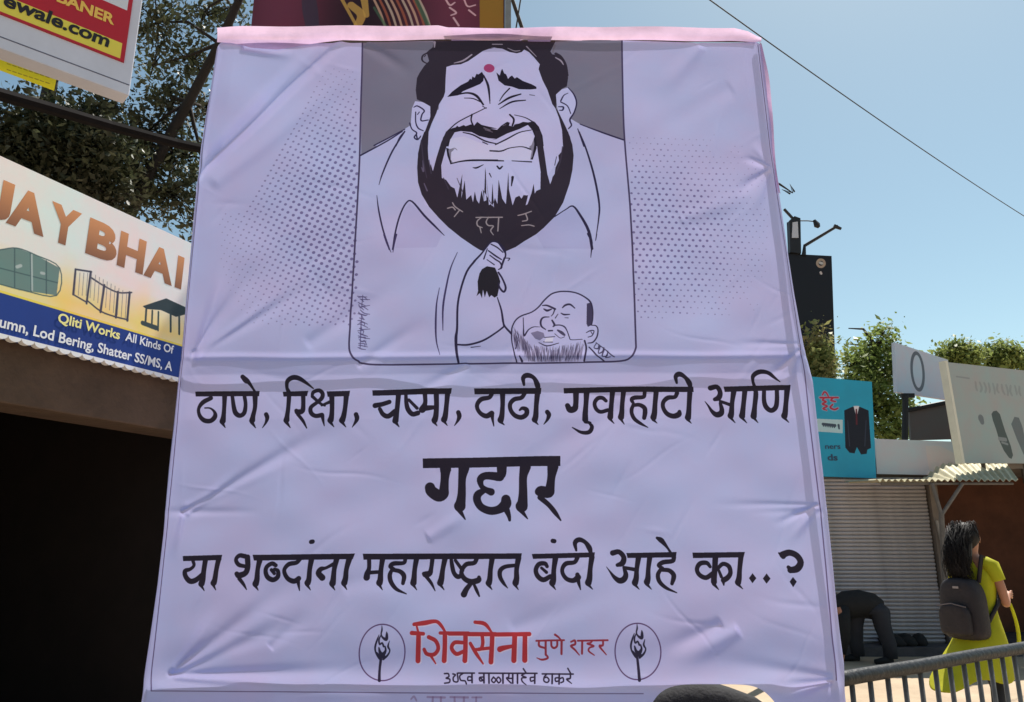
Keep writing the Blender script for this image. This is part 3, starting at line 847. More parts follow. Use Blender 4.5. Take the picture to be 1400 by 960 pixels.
# broad billow, the crossbar line at mid height, fine ripples
H += 0.007 * np.sin(GX / 95 + GY / 160) * np.sin(GY / 120 + 0.8) + 0.004 * np.sin(GX / 41 - GY / 37 + 1)
cy = 488 - (GX - 260) * 0.004
H += -0.010 * np.exp(-((GY - cy) / 4) ** 2) + 0.018 * np.clip((GY - cy) / 26, 0, 1) * np.clip(1 - (GY - cy - 26) / 60, 0, 1)
cy2 = 912 - (GX - 260) * 0.01
H += 0.014 * np.exp(-((GY - cy2) / 26) ** 2)
H -= 0.018 * np.exp(-((GY - 946) / 14) ** 2)
H += 0.008 * np.exp(-((GY - 700) / 5) ** 2) * np.clip((np.abs(GX - 690) - 330) / 90, 0, 1)
for k in range(26):
    a = rng.uniform(0, math.pi)
    fx, fy = math.cos(a), math.sin(a)
    H += 0.0007 * np.sin((GX * fx + GY * fy) / rng.uniform(9, 34) + rng.uniform(0, 6))
cre = random.Random(21)
for k in range(110):                                   # fine creases pressed into the cloth while it was folded
    x0, y0 = cre.uniform(240, 1110), cre.uniform(70, 930)
    an = math.radians(cre.choice([-38, -52, -25, 20, 8, -75, 55]) + cre.uniform(-9, 9))
    L = cre.uniform(25, 110)
    ux, uy = math.cos(an), math.sin(an)
    d = (GX - x0) * -uy + (GY - y0) * ux + 3 * np.sin(((GX - x0) * ux + (GY - y0) * uy) / 21)
    t = ((GX - x0) * ux + (GY - y0) * uy) / L
    H += cre.choice([1, 1, -1]) * cre.uniform(0.001, 0.003) * np.exp(-(d / cre.uniform(2.0, 4.5)) ** 2) * np.exp(-(2.2 * t) ** 2)
# curl back round the side tubes
eL = GX - GX[:, :1]
eR = GX[:, -1:] - GX
hem = 15.0
edge = np.minimum(eL, eR)
back = np.clip(1 - edge / hem, 0, 1)
H = H * np.clip(edge / 30, 0.25, 1) - 0.045 * back ** 2
vs = []
for j in range(NY + 1):
    for i in range(NX + 1):
        a, b = BP.uv(GX[j, i], GY[j, i])
        vs.append(BP.w(a, b, H[j, i]))
fs = [(j * (NX + 1) + i, j * (NX + 1) + i + 1, (j + 1) * (NX + 1) + i + 1, (j + 1) * (NX + 1) + i) for j in range(NY) for i in range(NX)]
banner = thing('protest_banner', 'huge pale lilac printed cloth banner with caricature and black Devanagari lettering, stretched over a frame', 'banner', (0, 3.42, 1.0))
m = MB()
m.add(vs, fs)
cloth = m.build('printed_sheet', m_print, banner, smooth=True)
cv.map_uv(cloth)

m_print_plain = mat('cloth_plain', lin((170, 160, 200)), 0.7, 0.1, 5)


def bp3_(px, py, off):
    a, b = BP.uv(px, py)
    return BP.w(a, b, off)


# pink top hem: one thin layer standing above the frame, lit from behind
m_hem = mat('hem_cloth', lin((240, 206, 236)), 0.6, 0.22, 7, 0.1, transl=0.75)
HT = [(299, 40), (330, 38), (420, 37.5), (500, 37), (600, 37), (612, 40), (690, 40), (760, 39), (850, 38), (930, 39), (1004, 40), (1022, 45), (1038, 54)]
HB = [(296, 60), (318, 61), (345, 67), (380, 69), (420, 63), (470, 57), (560, 57), (610, 56), (700, 57), (850, 57), (1000, 58), (1030, 60), (1040, 59)]
vs, fs = [], []
NH = 160
for i in range(NH + 1):
    x = 298 + (1040 - 298) * i / NH
    yt = float(np.interp(x, [p[0] for p in HT], [p[1] for p in HT]))
    yb = float(np.interp(x, [p[0] for p in HB], [p[1] for p in HB]))
    for j in range(7):
        t = j / 6
        a, b = BP.uv(x, yt + (yb - yt) * t)
        off = 0.010 + 0.0035 * math.sin(x / 23 + t) + 0.004 * math.sin(t * math.pi) * math.sin(x / 61)
        vs.append(BP.w(a, b, off))
for i in range(NH):
    for j in range(6):
        fs.append((i * 7 + j, (i + 1) * 7 + j, (i + 1) * 7 + j + 1, i * 7 + j + 1))
MB().add(vs, fs).build('top_hem', m_hem, banner, smooth=True)
fl = [bp3_(x, y, -0.012) for x, y in ((612, 39), (694, 39), (760, 39.5), (752, 56), (722, 55), (720, 44), (716, 44), (712, 56), (618, 56))]  # flap added behind the hem to cut its backlight, imitating a shaded stretch
MB().add(fl, [tuple(range(len(fl)))]).build('hem_shade_flap', m_print_plain, banner)
# flared right hem at the top corner
vs, fs = [], []
for i in range(25):
    t = i / 24
    y = 54 + (262 - 54) * t
    xo = interp(RE, y) - 0.5 + 2.5 * math.sin(min(t * 1.6, 1) * math.pi)
    xi = interp(RE, y) - 5
    for k in range(4):
        a, b = BP.uv(xi + (xo - xi) * k / 3, y)
        vs.append(BP.w(a, b, -0.012 - 0.006 * k + 0.006 * math.sin(y / 13)))
for i in range(24):
    for k in range(3):
        fs.append((i * 4 + k, i * 4 + k + 1, (i + 1) * 4 + k + 1, (i + 1) * 4 + k))
MB().add(vs, fs).build('side_hem', m_hem, banner, smooth=True)

# frame of square tube behind the cloth, with a plain backing sheet
m_tube = mat('frame_steel', (0.10, 0.08, 0.07), 0.55, 0.4, 8, 0.2, metal=0.6)
m_back = mat('backing_sheet', (0.30, 0.28, 0.30), 0.8, 0.2, 4)
fr = thing('banner_frame', 'dark steel tube frame standing behind the lilac cloth banner', 'frame', (0, 3.6, 0))


def bp3(px, py, off):
    a, b = BP.uv(px, py)
    return BP.w(a, b, off)


for A_, B_, o_ in (((302, 51), (1034, 51), -0.022), ((262, 489), (1088, 486), -0.05), ((212, 915), (1140, 908), -0.05)):
    MB().tube([bp3(*A_, o_), bp3(*B_, o_)], 0.012, 8).build('crossbar', m_tube, fr)
for A_, B_ in (((300, 52), (195, 940)), ((1040, 52), (1154, 930))):
    p, q = bp3(*A_, -0.058), bp3(*B_, -0.058)
    d = (q - p).normalized()
    g = q + d * ((0.0 - q.z) / d.z)
    MB().tube([p, g], 0.014, 8).build('upright', m_tube, fr)
# black cloth bundle under the arch of the hem
m_blk = mat('black_cloth', (0.012, 0.012, 0.014), 0.85, 0.4, 10, 0.3)
pts, rad = [], []
for i in range(15):
    t = i / 14
    p = at(876 + 185 * t, 974 - 9 * math.sin(t * math.pi) + 2 * math.sin(t * 11), 3.62)
    pts.append(p)
    rad.append(0.02 + 0.075 * math.sin(min(t + 0.08, 1) * math.pi) ** 0.6)
tag(MB().tube(pts, rad, 12).build('cloth_bundle', m_blk, smooth=True), 'rolled black cloth tied below the banner, seen under its raised bottom hem', 'cloth')
# ================================================================== RAILING
m_rail = mat('rail_paint', (0.016, 0.016, 0.019), 0.5, 0.5, 9, 0.35, spec=0.3, col2=(0.006, 0.006, 0.007))
m_bal = mat('rail_bars', (0.16, 0.155, 0.15), 0.5, 0.4, 16, 0.2, metal=0.3)
RP = [on_z(1150, 929, .93), on_z(1230, 914, .93), on_z(1320, 899, .93), on_z(1400, 885, .93)]
A0 = RP[0]
dirv = (RP[3] - RP[0]).normalized()
rail = thing('street_railing', 'dark tubular pedestrian railing with upright bars beside the banner', 'railing', (A0.x, A0.y, 0))
E0, E1 = A0 - dirv * 0.12, RP[3] + dirv * 2.6
n = 30
pts = []
for i in range(n + 1):
    p = E0 + (E1 - E0) * i / n
    pts.append(p + Vector((0, 0, 0.002 * math.sin(i * 0.9))))
MB().tube(pts, 0.032, 14).build('handrail', m_rail, rail, smooth=True)
MB().tube([E0 + Vector((0, 0, -0.80)), E1 + Vector((0, 0, -0.80))], 0.02, 8).build('lower_rail', m_rail, rail)
L = (E1 - E0).length
k = 0
bar0 = None
s = 0.05
while s < L - 0.02:
    p = E0 + dirv * s
    if k % 14 == 0:
        MB().tube([(p.x, p.y, 0), (p.x, p.y, 0.91)], 0.03, 10).build('post', m_rail, rail, smooth=True)
    else:
        if bar0 is None:
            bar0 = MB().tube([(p.x, p.y, 0.14), (p.x, p.y, 0.91)], 0.0125, 8).build('bar', m_bal, rail, smooth=True)
            bs = s
        else:
            c = bar0.copy()
            C.objects.link(c)
            c.parent = rail
            c.location = dirv * (s - bs)
    s += 0.148
    k += 1

# ================================================================== LEFT SHOP (fascia recedes to the right)
AZ = math.radians(23.3)
d_l = Vector((math.sin(AZ), math.cos(AZ), 0))
n_l = Vector((math.cos(AZ), -math.sin(AZ), 0))
o_l = at(0, 457, 3.6)
FP = Plane((o_l.x, o_l.y, 0), d_l)
if FP.n.dot(n_l) < 0:
    FP.n = n_l
zb = FP.uv(0, 457)[1]
zt = FP.uv(0, 213)[1]
A_MIN, A_MAX = -1.6, 1.75
m_conc = mat('sooty_concrete', lin((92, 74, 62)), 0.9, 0.45, 3.0, 0.5, bscale=20)
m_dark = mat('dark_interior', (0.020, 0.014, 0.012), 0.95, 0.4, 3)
m_tin = mat('galvanised_sheet', lin((150, 148, 146)), 0.5, 0.3, 5, 0.2, metal=0.5)
shop = thing('fabrication_shop', 'dark open workshop with a sooty concrete lintel below the blue and white sign', 'shop', (o_l.x, o_l.y, 0))


def fbox(a0, a1, o0, o1, z0, z1):
    m_ = MB()
    return m_.prism(FP, [(a0, z0), (a1, z0), (a1, z1), (a0, z1)], o0, o1)


zl = FP.uv(0, 545)[1]
fbox(A_MIN, A_MAX, -0.10, -0.40, zl, zt - 0.35).build('lintel', m_conc, shop, bevel=0.01)
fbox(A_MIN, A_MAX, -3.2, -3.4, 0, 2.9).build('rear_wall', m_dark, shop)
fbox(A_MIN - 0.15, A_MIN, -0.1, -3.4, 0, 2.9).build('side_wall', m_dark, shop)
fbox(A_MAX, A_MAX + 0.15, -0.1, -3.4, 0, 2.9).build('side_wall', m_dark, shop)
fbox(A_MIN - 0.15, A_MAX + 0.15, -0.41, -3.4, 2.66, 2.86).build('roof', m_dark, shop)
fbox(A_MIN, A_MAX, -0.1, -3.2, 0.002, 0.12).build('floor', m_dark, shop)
m_steel = mat('raw_steel', (0.05, 0.045, 0.045), 0.5, 0.5, 10, 0.2, metal=0.7)
m_rust = mat('rusty_red', lin((150, 60, 40)), 0.7, 0.4, 10)
bk = MB()
p0 = FP.w(1.0, 0.12, -0.75)
bk.tube([p0, p0 + Vector((0, 0, 0.3))], [0.11, 0.14], 16)
bko = thing('paint_bucket', 'small rust red paint bucket on the workshop floor', 'bucket', p0)
bk.build('shell', m_rust, bko, smooth=False)
MB().tube([p0 + Vector((0.14 * math.cos(t), 0, 0.3 + 0.12 * math.sin(t))) for t in np.linspace(0, math.pi, 9)], 0.004, 6).build('handle', m_steel, bko)

# fascia sign
fc = Canvas(FP, A_MIN, A_MAX, zb, zt, 420, (238, 240, 230))
H_ = fc.H
for j in range(fc.H):                    # printed yellow wash towards the blue band
    t = j / fc.H
    yel = max(0, 1 - abs(t - 0.30) / 0.22)
    fc.im[j] += (np.array((240, 222, 110)) / 255 - fc.im[j]) * yel * 0.75
for cx in (0.30, 0.80, 1.30, -0.3):
    xs = (np.arange(fc.W) / fc.res + A_MIN)
    g = np.exp(-((xs - cx) / 0.06) ** 2)[None, :] * np.clip(1 - (np.arange(fc.H)[:, None] / fc.H) * 1.6, 0, 1)
    fc.im += (np.array((244, 226, 96)) / 255 - fc.im) * (g * 0.7)[..., None]
bt0 = FP.uv(0, 400)[1]
ib = int((bt0 - zb) * fc.res)
fc.im[:ib] = np.array((22, 58, 138)) / 255
fc.im[ib:ib + 5] = np.array((240, 226, 90)) / 255
# picture of a gate
polys(fc, 'T', '-60,440 0,425 70,418 150,448 245,500 232,612 100,592 0,566 -60,550', (108, 140, 132))
strokes(fc, 'T', '0,425 70,418 150,448 245,500 232,612 100,592 0,566 / 60,420 60,580 / 125,440 128,598 / 190,470 190,605 / 0,500 235,560', (70, 98, 98), dw=5)
strokes(fc, 'T', '130,445,8 132,590,8 / 70,495,14 85,490,14 / 170,520,12 180,522,12', (190, 205, 200), alpha=0.8)
# picture of a fence
strokes(fc, 'T', '310,505,7 375,515,7 / 310,505,8 300,608,8 / 372,515,8 355,645,8 / 300,608,6 355,640,6 / 375,540,7 430,575,6 485,600,6 540,600,6 / 360,635,6 415,678,6 475,700,6 525,712,6 / 428,570,9 412,680,9 / 484,598,9 475,702,9 / 532,600,9 522,715,9', (64, 66, 84))
for i in range(14):
    x = 312 + i * 16
    strokes(fc, 'T', '%d,%d,2 %d,%d,2' % (x, 520 + max(0, i - 4) * 9, x - 7, 612 + max(0, i - 3) * 10), (110, 112, 124))
# picture of a gazebo
polys(fc, 'T', '585,656 682,624 760,660 760,690 722,700 660,672 600,668', (44, 62, 66))
strokes(fc, 'T', '600,670,8 596,730,8 / 625,675,7 622,745,7 / 650,680,7 648,755,7 / 700,690,8 700,760,8 / 585,725,16 640,745,18 / 735,695,8 735,770,8', (54, 74, 74))
m_fc = fc.material('fascia_print', 0.45, mottle=0.14)
fs_ = thing('fascia_sign', 'long white and blue fascia sign with brown capital letters and pictures of gates and fences', 'sign', FP.w(0, zb, 0))
MB().prism(FP, [(A_MIN, zb), (A_MAX, zb), (A_MAX, zt), (A_MIN, zt)], 0.0, -0.09)
so = MB().prism(FP, [(A_MIN, zb), (A_MAX, zb), (A_MAX, zt), (A_MIN, zt)], 0.0, -0.09).build('board', m_fc, fs_)
fc.map_uv(so)


def grad_mat(name, top, bot, z0, z1):
    m_ = mat(name, top, 0.5, 0.15, 8)
    t = m_.node_tree
    b = t.nodes['Principled BSDF']
    g = t.nodes.new('ShaderNodeNewGeometry')
    sx = t.nodes.new('ShaderNodeSeparateXYZ')
    t.links.new(g.outputs['Position'], sx.inputs[0])
    mr = t.nodes.new('ShaderNodeMapRange')
    mr.inputs[1].default_value = z0
    mr.inputs[2].default_value = z1
    t.links.new(sx.outputs['Z'], mr.inputs[0])
    r = t.nodes.new('ShaderNodeValToRGB')
    r.color_ramp.elements[0].color = (*bot, 1)
    r.color_ramp.elements[1].color = (*top, 1)
    t.links.new(mr.outputs[0], r.inputs[0])
    t.links.new(r.outputs[0], b.inputs['Base Color'])
    return m_


tb, tt_ = FP.uv(35, 315)[1], FP.uv(35, 259)[1]
m_let = grad_mat('orange_brown_print', lin((204, 138, 88)), lin((132, 84, 56)), tb, tt_)
ltr = [('J', -22, 9), ('A', 5, 60), ('Y', 64, 108), ('B', 120, 163), ('H', 165, 202), ('A', 203, 243), ('I', 247, 256)]
for ch, x0, x1 in ltr:
    a0, a1 = FP.uv(x0, 320)[0], FP.uv(x1, 320)[0]
    text_mb(ch, FP, a0, a1, tb, tt_, 0.0008, 0.05).build('lettering', m_let, fs_)
m_yw = mat('pale_yellow_print', lin((236, 230, 150)), 0.5, 0.05)
m_wh = mat('white_print', lin((226, 230, 238)), 0.5, 0.05)


def fit(pl, txt, x0, x1, xr, ybot, ytop, m_, par, bold=0.02, shear=0.0, off=0.004):
    """line of print between photo columns x0..x1; height measured at column xr"""
    b0, b1 = pl.uv(xr, ybot)[1], pl.uv(xr, ytop)[1]
    a0, a1 = pl.uv(x0, (ybot + ytop) / 2)[0], pl.uv(x1, (ybot + ytop) / 2)[0]
    return text_mb(txt, pl, a0, a1, b0, b1, off, bold, shear).build('lettering', m_, par)


fit(FP, 'Qliti Works', 77, 165, 120, 455, 439, m_yw, fs_, 0.025)
fit(FP, 'All Kinds Of', 170, 238, 200, 474, 462, m_wh, fs_, 0.02)
fit(FP, 'umn, Lod Bering, Shatter SS/MS, A', -4, 240, 60, 468, 448, m_wh, fs_, 0.02)
# scalloped edging along the bottom
m_sc = mat('white_edging', lin((228, 230, 236)), 0.5, 0.1)
a = A_MIN + 0.04
sc0 = None
while a < A_MAX - 0.05:
    if sc0 is None:
        sc0 = MB().prism(FP, [(a + 0.034 * math.cos(t), zb + 0.004 - 0.026 * math.sin(t)) for t in np.linspace(0, math.pi, 9)], 0.006, -0.03).build('scallop', m_sc, fs_)
        sa = a
    else:
        c = sc0.copy()
        C.objects.link(c)
        c.parent = fs_
        c.location = d_l * (a - sa)
    a += 0.068

# ================================================================== UPPER LEFT BOX SIGN
az2 = math.radians(47)
o2 = at(0, 67, 4.7)
UP = Plane((o2.x, o2.y, o2.z), (math.sin(az2), math.cos(az2), 0))
m_wbox = mat('white_sign_box', lin((205, 208, 224)), 0.5, 0.12, 3)
u1 = UP.uv(178, 122)
a_r = u1[0]
b_lo = UP.uv(0, 66)[1]
b_hi = b_lo + 1.6
bs_ = thing('box_sign', 'white box sign with a red bordered panel, high above the workshop sign', 'sign', UP.w(0, b_lo, 0))
MB().prism(UP, [(-1.2, b_lo), (a_r, b_lo), (a_r, b_hi), (-1.2, b_hi)], 0, -0.16).build('box', m_wbox, bs_, bevel=0.008)
m_grey = mat('grey_line', lin((96, 98, 120)), 0.5, 0.1)
g0, g1 = UP.uv(0, 51)[1], UP.uv(0, 49.5)[1]
MB().prism(UP, [(-1.2, g0), (a_r - 0.01, g0), (a_r - 0.01, g1), (-1.2, g1)], 0.003, -0.001).build('seam', m_grey, bs_)
uc = Canvas(UP, -1.2, a_r - 0.06, UP.uv(168, 86)[1], b_hi - 0.05, 300, (178, 40, 52))
rr = UP.uv(169, 86)[0]
yb0, yb1 = UP.uv(164, 81)[1], UP.uv(166, 60)[1]
yr = UP.uv(165, 70)[0]
rb1 = UP.uv(174, 16)[1]
i0 = lambda b: int((b - uc.b0) * uc.res)
ia = int((yr - uc.a0) * uc.res)
uc.im[i0(yb0):i0(yb1), :ia] = np.array((226, 214, 84)) / 255
uc.im[i0(rb1):, :int((UP.uv(175, 5)[0] - uc.a0) * uc.res)] = np.array((206, 214, 222)) / 255
upn = MB().prism(UP, [(-1.2, uc.b0), (rr, uc.b0), (rr, uc.b1), (-1.2, uc.b1)], 0.012, 0.0005).build('panel', uc.material('red_panel_print', 0.4), bs_)
uc.map_uv(upn)
m_bk = mat('black_print', lin((36, 30, 34)), 0.5, 0.05)
m_gold = mat('gold_print', lin((232, 190, 90)), 0.5, 0.05)
fit(UP, 'BANER', 72, 156, 156, 36.5, 21.5, m_gold, bs_, 0.035, off=0.016)
fit(UP, 'ewale.com', -6, 149, 149, 67.5, 49, m_bk, bs_, 0.03, shear=0.1, off=0.016)
for a in (-1.0, -0.45):
    p = UP.w(a, b_lo + 0.2, -0.22)
    MB().tube([(p.x, p.y, 2.87), (p.x, p.y, p.z + 1.0)], 0.03, 8).build('post', m_tube, bs_)

# small yellow cloth notice below it
az3 = az2
o3 = at(0, 104, 4.95)
NP = Plane(o3, (math.sin(az3), math.cos(az3), 0))
q = [NP.uv(-14, 61), NP.uv(80, 95), NP.uv(74, 124), NP.uv(-16, 90)]
nc = Canvas(NP, min(p[0] for p in q), max(p[0] for p in q), min(p[1] for p in q), max(p[1] for p in q), 400, (226, 220, 40))
for i, yy in enumerate((80, 88, 96)):
    for k in range(8):
        x = 10 + k * 7.5
        y = yy - 4 + x * 0.33
        nc.stroke([(x, y, 1.8), (x + 4.6, y + 1.6, 1.5)], (120, 104, 50), 0.7, smooth=False)
no = MB().prism(NP, q, 0, -0.004).build('cloth_notice', nc.material('yellow_print', 0.6), origin=o3)
nc.map_uv(no)
tag(no, 'small bright yellow cloth notice hanging under the white box sign', 'notice')

# ================================================================== BILLBOARD BEHIND THE BANNER
HP = Plane((0, 7.2, 6.0), (1, 0, 0))
hl, hr = HP.uv(345, 20)[0], HP.uv(690, 20)[0]
hb = HP.uv(500, 64)[1]
hc = Canvas(HP, hl, hr, hb, hb + 1.9, 260, (96, 44, 62))
for i in range(hc.W):
    t = i / hc.W
    hc.im[:, i] *= 0.8 + 0.35 * math.sin(t * 9 + 0.6)
cv_ = hc
strokes(hc, 'Y', '430,-40,50 440,40,60 450,110,50', (50, 56, 74), alpha=0.6)
strokes(hc, 'Y', '600,20,30 640,60,34 620,110,30 / 560,-10,14 620,100,12 / 650,-10,30 660,60,22', (200, 160, 80), alpha=0.85)
for i in range(9):
    x = 700 + i * 22
    strokes(hc, 'Y', '%d,-20,9 %d,50,10 %d,110,8' % (x - 20, x + 14, x + 34), [(214, 176, 150), (170, 96, 70), (206, 190, 170)][i % 3], alpha=0.8)
strokes(hc, 'Y', '690,30,10 740,110,12 / 850,-10,16 905,110,16', (70, 110, 80), alpha=0.7)
strokes(hc, 'Y', '965,-10,8 985,20,8 1005,10,6 / 985,30,8 1010,50,8 990,60,6 / 1000,70,8 1020,100,8 / 1040,-5,7 1055,25,7 1085,20,6 / 1060,40,8 1085,60,7', (226, 186, 196), alpha=0.9)
polys(hc, 'Y', '1102,-200 1195,-200 1195,200 1102,200', (150, 112, 40))
hb_o = thing('hoarding', 'dark maroon advertising hoarding with gold ornament, rising behind the top of the banner', 'billboard', (hl, 7.2, 0))
ho = MB().prism(HP, [(hl, hb), (hr, hb), (hr, hb + 1.9), (hl, hb + 1.9)], 0, -0.12).build('board', hc.material('hoarding_print', 0.45), hb_o)
hc.map_uv(ho)
MB().prism(HP, [(hr + 0.004, hb - 0.03), (hr + 0.07, hb - 0.03), (hr + 0.07, hb + 1.95), (hr + 0.004, hb + 1.95)], 0.02, -0.14).build('frame_edge', m_tin, hb_o)
for x in (hl + 0.3, hr - 0.3):
    MB().tube([(x, 7.42, 0), (x, 7.42, 7.6)], 0.06, 10).build('post', m_tube, hb_o)
MB().tube([HP.w(hr + 0.05, HP.uv(700, -30)[1], -0.2), HP.w(HP.uv(727, 60)[0], HP.uv(727, 60)[1], -0.2)], 0.022, 8).build('strut', m_tube, hb_o)
MB().tube([HP.w(hr + 0.07, HP.uv(700, 70)[1], -0.16), HP.w(HP.uv(716, -40)[0], HP.uv(716, -40)[1], -0.16)], 0.009, 6).build('stay_wire', m_tube, hb_o)
xs0 = HP.uv(727, 60)
MB().tube([HP.w(xs0[0], xs0[1], -0.2), (xs0[0], 7.42, 4.6), (hr - 0.3, 7.42, 4.0)], 0.022, 8).build('strut', m_tube, hb_o)

# ================================================================== RIGHT SHOPS
YS = 11.6
SP = Plane((0, YS, 0), (1, 0, 0))


def S(px, py):
    return SP.uv(px, py)


m_shut = mat('shutter_steel', lin((186, 182, 188)), 0.55, 0.5, 2.0, 0.25, metal=0.0, bscale=14)
m_brown = mat('brown_wall', lin((96, 58, 42)), 0.9, 0.45, 2.0, 0.5, bscale=14)
m_wall = mat('shop_wall', lin((120, 110, 104)), 0.9, 0.3, 2, 0.4)
xl = S(1080, 700)[0] - 1.5
xs_ = S(1284, 760)[0]
xr_ = S(1400, 760)[0] + 2.6
zt_ = S(1200, 650)[1]
rs_ = thing('shop_row', 'single storey row of small shops with a closed grey roller shutter and brown recess', 'building', (xs_, YS, 0))
MB().span(xl, xs_, YS + 0.18, YS + 3, 0, zt_ + 0.1).build('wall', m_wall, rs_)
MB().span(xs_ + 0.12, xr_, YS + 1.6, YS + 1.8, 0, zt_ + 0.1).build('recess_wall', m_brown, rs_)
MB().span(xs_, xs_ + 0.12, YS + 0.02, YS + 1.8, 0, zt_ + 0.1).build('pier', m_wall, rs_)
MB().span(xr_, xr_ + 0.2, YS, YS + 3, 0, zt_ + 0.1).build('side_wall', m_brown, rs_)
MB().span(xl, xr_ + 0.2, YS + 0.02, YS + 3.1, zt_ + 0.102, zt_ + 0.26).build('roof', m_wall, rs_)
MB().span(xl, xr_, YS - 0.35, YS + 1.6, 0.0, 0.12).build('plinth', mat('plinth_stone', lin((84, 80, 84)), 0.9, 0.4, 5, 0.3), rs_)
# roller shutter, slat by slat
sh = MB().span(xl, xs_ - 0.02, YS + 0.12, YS + 0.15, 0.122, zt_ - 0.02).build('shutter', m_shut, rs_)
nsl = 42
hs = (zt_ - 0.16) / nsl
sl0 = None
for i in range(nsl):
    z = 0.13 + i * hs
    if sl0 is None:
        prof = [(0.0, 0.0), (-0.022, hs * 0.18), (-0.034, hs * 0.45), (-0.026, hs * 0.75), (0.0, hs * 0.9), (0.012, hs * 0.5)]
        vs = [(xl + 0.01, YS + 0.11 + y, z + h) for y, h in prof] + [(xs_ - 0.03, YS + 0.11 + y, z + h) for y, h in prof]
        k = len(prof)
        fs = [tuple(range(k)), tuple(range(2 * k - 1, k - 1, -1))] + [(j, (j + 1) % k, k + (j + 1) % k, k + j) for j in range(k)]
        sl0 = MB().add(vs, fs).build('slat', m_shut, sh)
    else:
        c = sl0.copy()
        C.objects.link(c)
        c.parent = sh
        c.location = (random.uniform(-0.004, 0.004), random.uniform(-0.004, 0.004), i * hs)
m_pipe = mat('pale_pipe', lin((150, 146, 144)), 0.5, 0.4, 8)
pA = S(1281, 712)
MB().tube([(xs_ + 0.02, YS - 0.02, pA[1]), (xs_ + 0.10, YS - 0.05, S(1290, 790)[1])], 0.022, 8).build('drain_pipe', m_pipe, rs_)
# canopy of corrugated sheet on a forked post
YF = 10.6
CPt = Plane((0, YF, 0), (1, 0, 0))
cx0, cx1 = CPt.uv(1196, 652)[0], CPt.uv(1392, 655)[0]
zf = CPt.uv(1300, 657)[1]
zbk = S(1300, 634)[1]
aw = thing('corrugated_canopy', 'sunlit corrugated sheet canopy on a forked post over the shop front', 'canopy', (cx1, YF, 0))
m_cor = mat('corrugated_sheet', lin((206, 198, 168)), 0.6, 0.35, 3, 0.2, metal=0.1)
vs, fs = [], []
NC = 260
for i in range(NC + 1):
    t = i / NC
    x = cx0 + (cx1 - cx0) * t
    r = (0.016 + 0.004 * math.sin(t * 37)) * math.sin(t * (cx1 - cx0) / 0.085 * 2 * math.pi)
    sm = min(1, max(0, (t - 0.42) / 0.22))
    zk = zf + 0.055 + (zbk - zf - 0.055) * sm * sm * (3 - 2 * sm)
    vs += [(x, YF, zf + r), (x + 0.5 * t, YS - 0.02, zk + r), (x + 0.5 * t, YS - 0.02, zk + r + 0.004), (x, YF, zf + r + 0.004)]
for i in range(NC):
    b = i * 4
    for k in range(4):
        fs.append((b + k, b + (k + 1) % 4, b + 4 + (k + 1) % 4, b + 4 + k))
MB().add(vs, fs).build('corrugated_sheet', m_cor, aw)
pc = CPt.uv(1287, 702)
pb = CPt.uv(1292, 800)
m_post = mat('post_grey', lin((110, 104, 100)), 0.6, 0.4, 8, 0.2)
MB().tube([(pc[0] + 0.1, YF, 0), (pb[0], YF, pb[1]), (pc[0], YF, pc[1])], 0.035, 8).build('post', m_post, aw)
for px_ in (1275, 1317):
    q2 = CPt.uv(px_, 661)
    MB().tube([(pc[0], YF, pc[1] - 0.02), (q2[0], YF + 0.02, q2[1])], 0.026, 8).build('fork', m_post, aw)
MB().tube([(cx0 + 0.1, YF + 0.05, zf - 0.04), (cx1 - 0.05, YF + 0.05, zf - 0.04)], 0.018, 8).build('purlin', m_post, aw)

# --- signs above the shops
def flat_sign(name, label, pl, quad, bg, draw, res=220, thick=0.06, rough=0.5, cat='sign', part='board', edge=None):
    q_ = [pl.uv(*p) for p in quad]
    c = Canvas(pl, min(p[0] for p in q_), max(p[0] for p in q_), min(p[1] for p in q_), max(p[1] for p in q_), res, bg)
    if draw:
        draw(c)
    r = thing(name, label, cat, pl.w(q_[0][0], q_[0][1], 0))
    o = MB().prism(pl, q_, 0, -thick).build(part, c.material(name + '_print', rough, mottle=0.1), r)
    c.map_uv(o)
    return r


def draw_suit(c):
    polys(c, 'U', '100,370 248,376 248,450 100,440', (206, 220, 220), 0.9)
    for col_, al_, ft_ in (((214, 176, 200), 0.55, 2.2), ((186, 44, 66), 1, 1.0)):
        strokes(c, 'w', '72,216,15 228,216,13 / 108,216,13 94,238,14 122,252,14 92,272,14 132,290,14 98,312,14 128,326,10 / 92,192,11 108,166,13 126,176,13 142,204,11 / 186,216,13 166,240,14 204,250,13 / 180,276,13 160,302,15 196,320,15 226,308,12', col_, alpha=al_, fat=ft_)
    for k_ in range(7):
        strokes(c, 'w', '%d,%d,9 %d,%d,9' % (96 + k_ * 16, 442 + k_ * 2, 100 + k_ * 16, 466 + k_ * 2), (60, 70, 84))
    strokes(c, 'w', '94,440,8 206,452,8', (60, 70, 84))
    strokes(c, 'U', '140,400,14 205,408,16 / 225,405,12 228,425,8', (70, 80, 96))
    polys(c, 'U', '256,325 300,305 340,305 388,325 402,530 382,540 378,562 348,566 325,525 312,560 285,556 262,528', (22, 26, 42))
    polys(c, 'U', '306,300 338,300 328,345 318,345', (226, 222, 226))
    strokes(c, 'U', '322,320,8 324,400,10', (90, 30, 44))
    strokes(c, 'U', '275,380,4 285,520,5 / 375,380,4 368,520,5', (54, 60, 80))
    strokes(c, 'U', '150,100,10 180,100,10', (120, 200, 220))


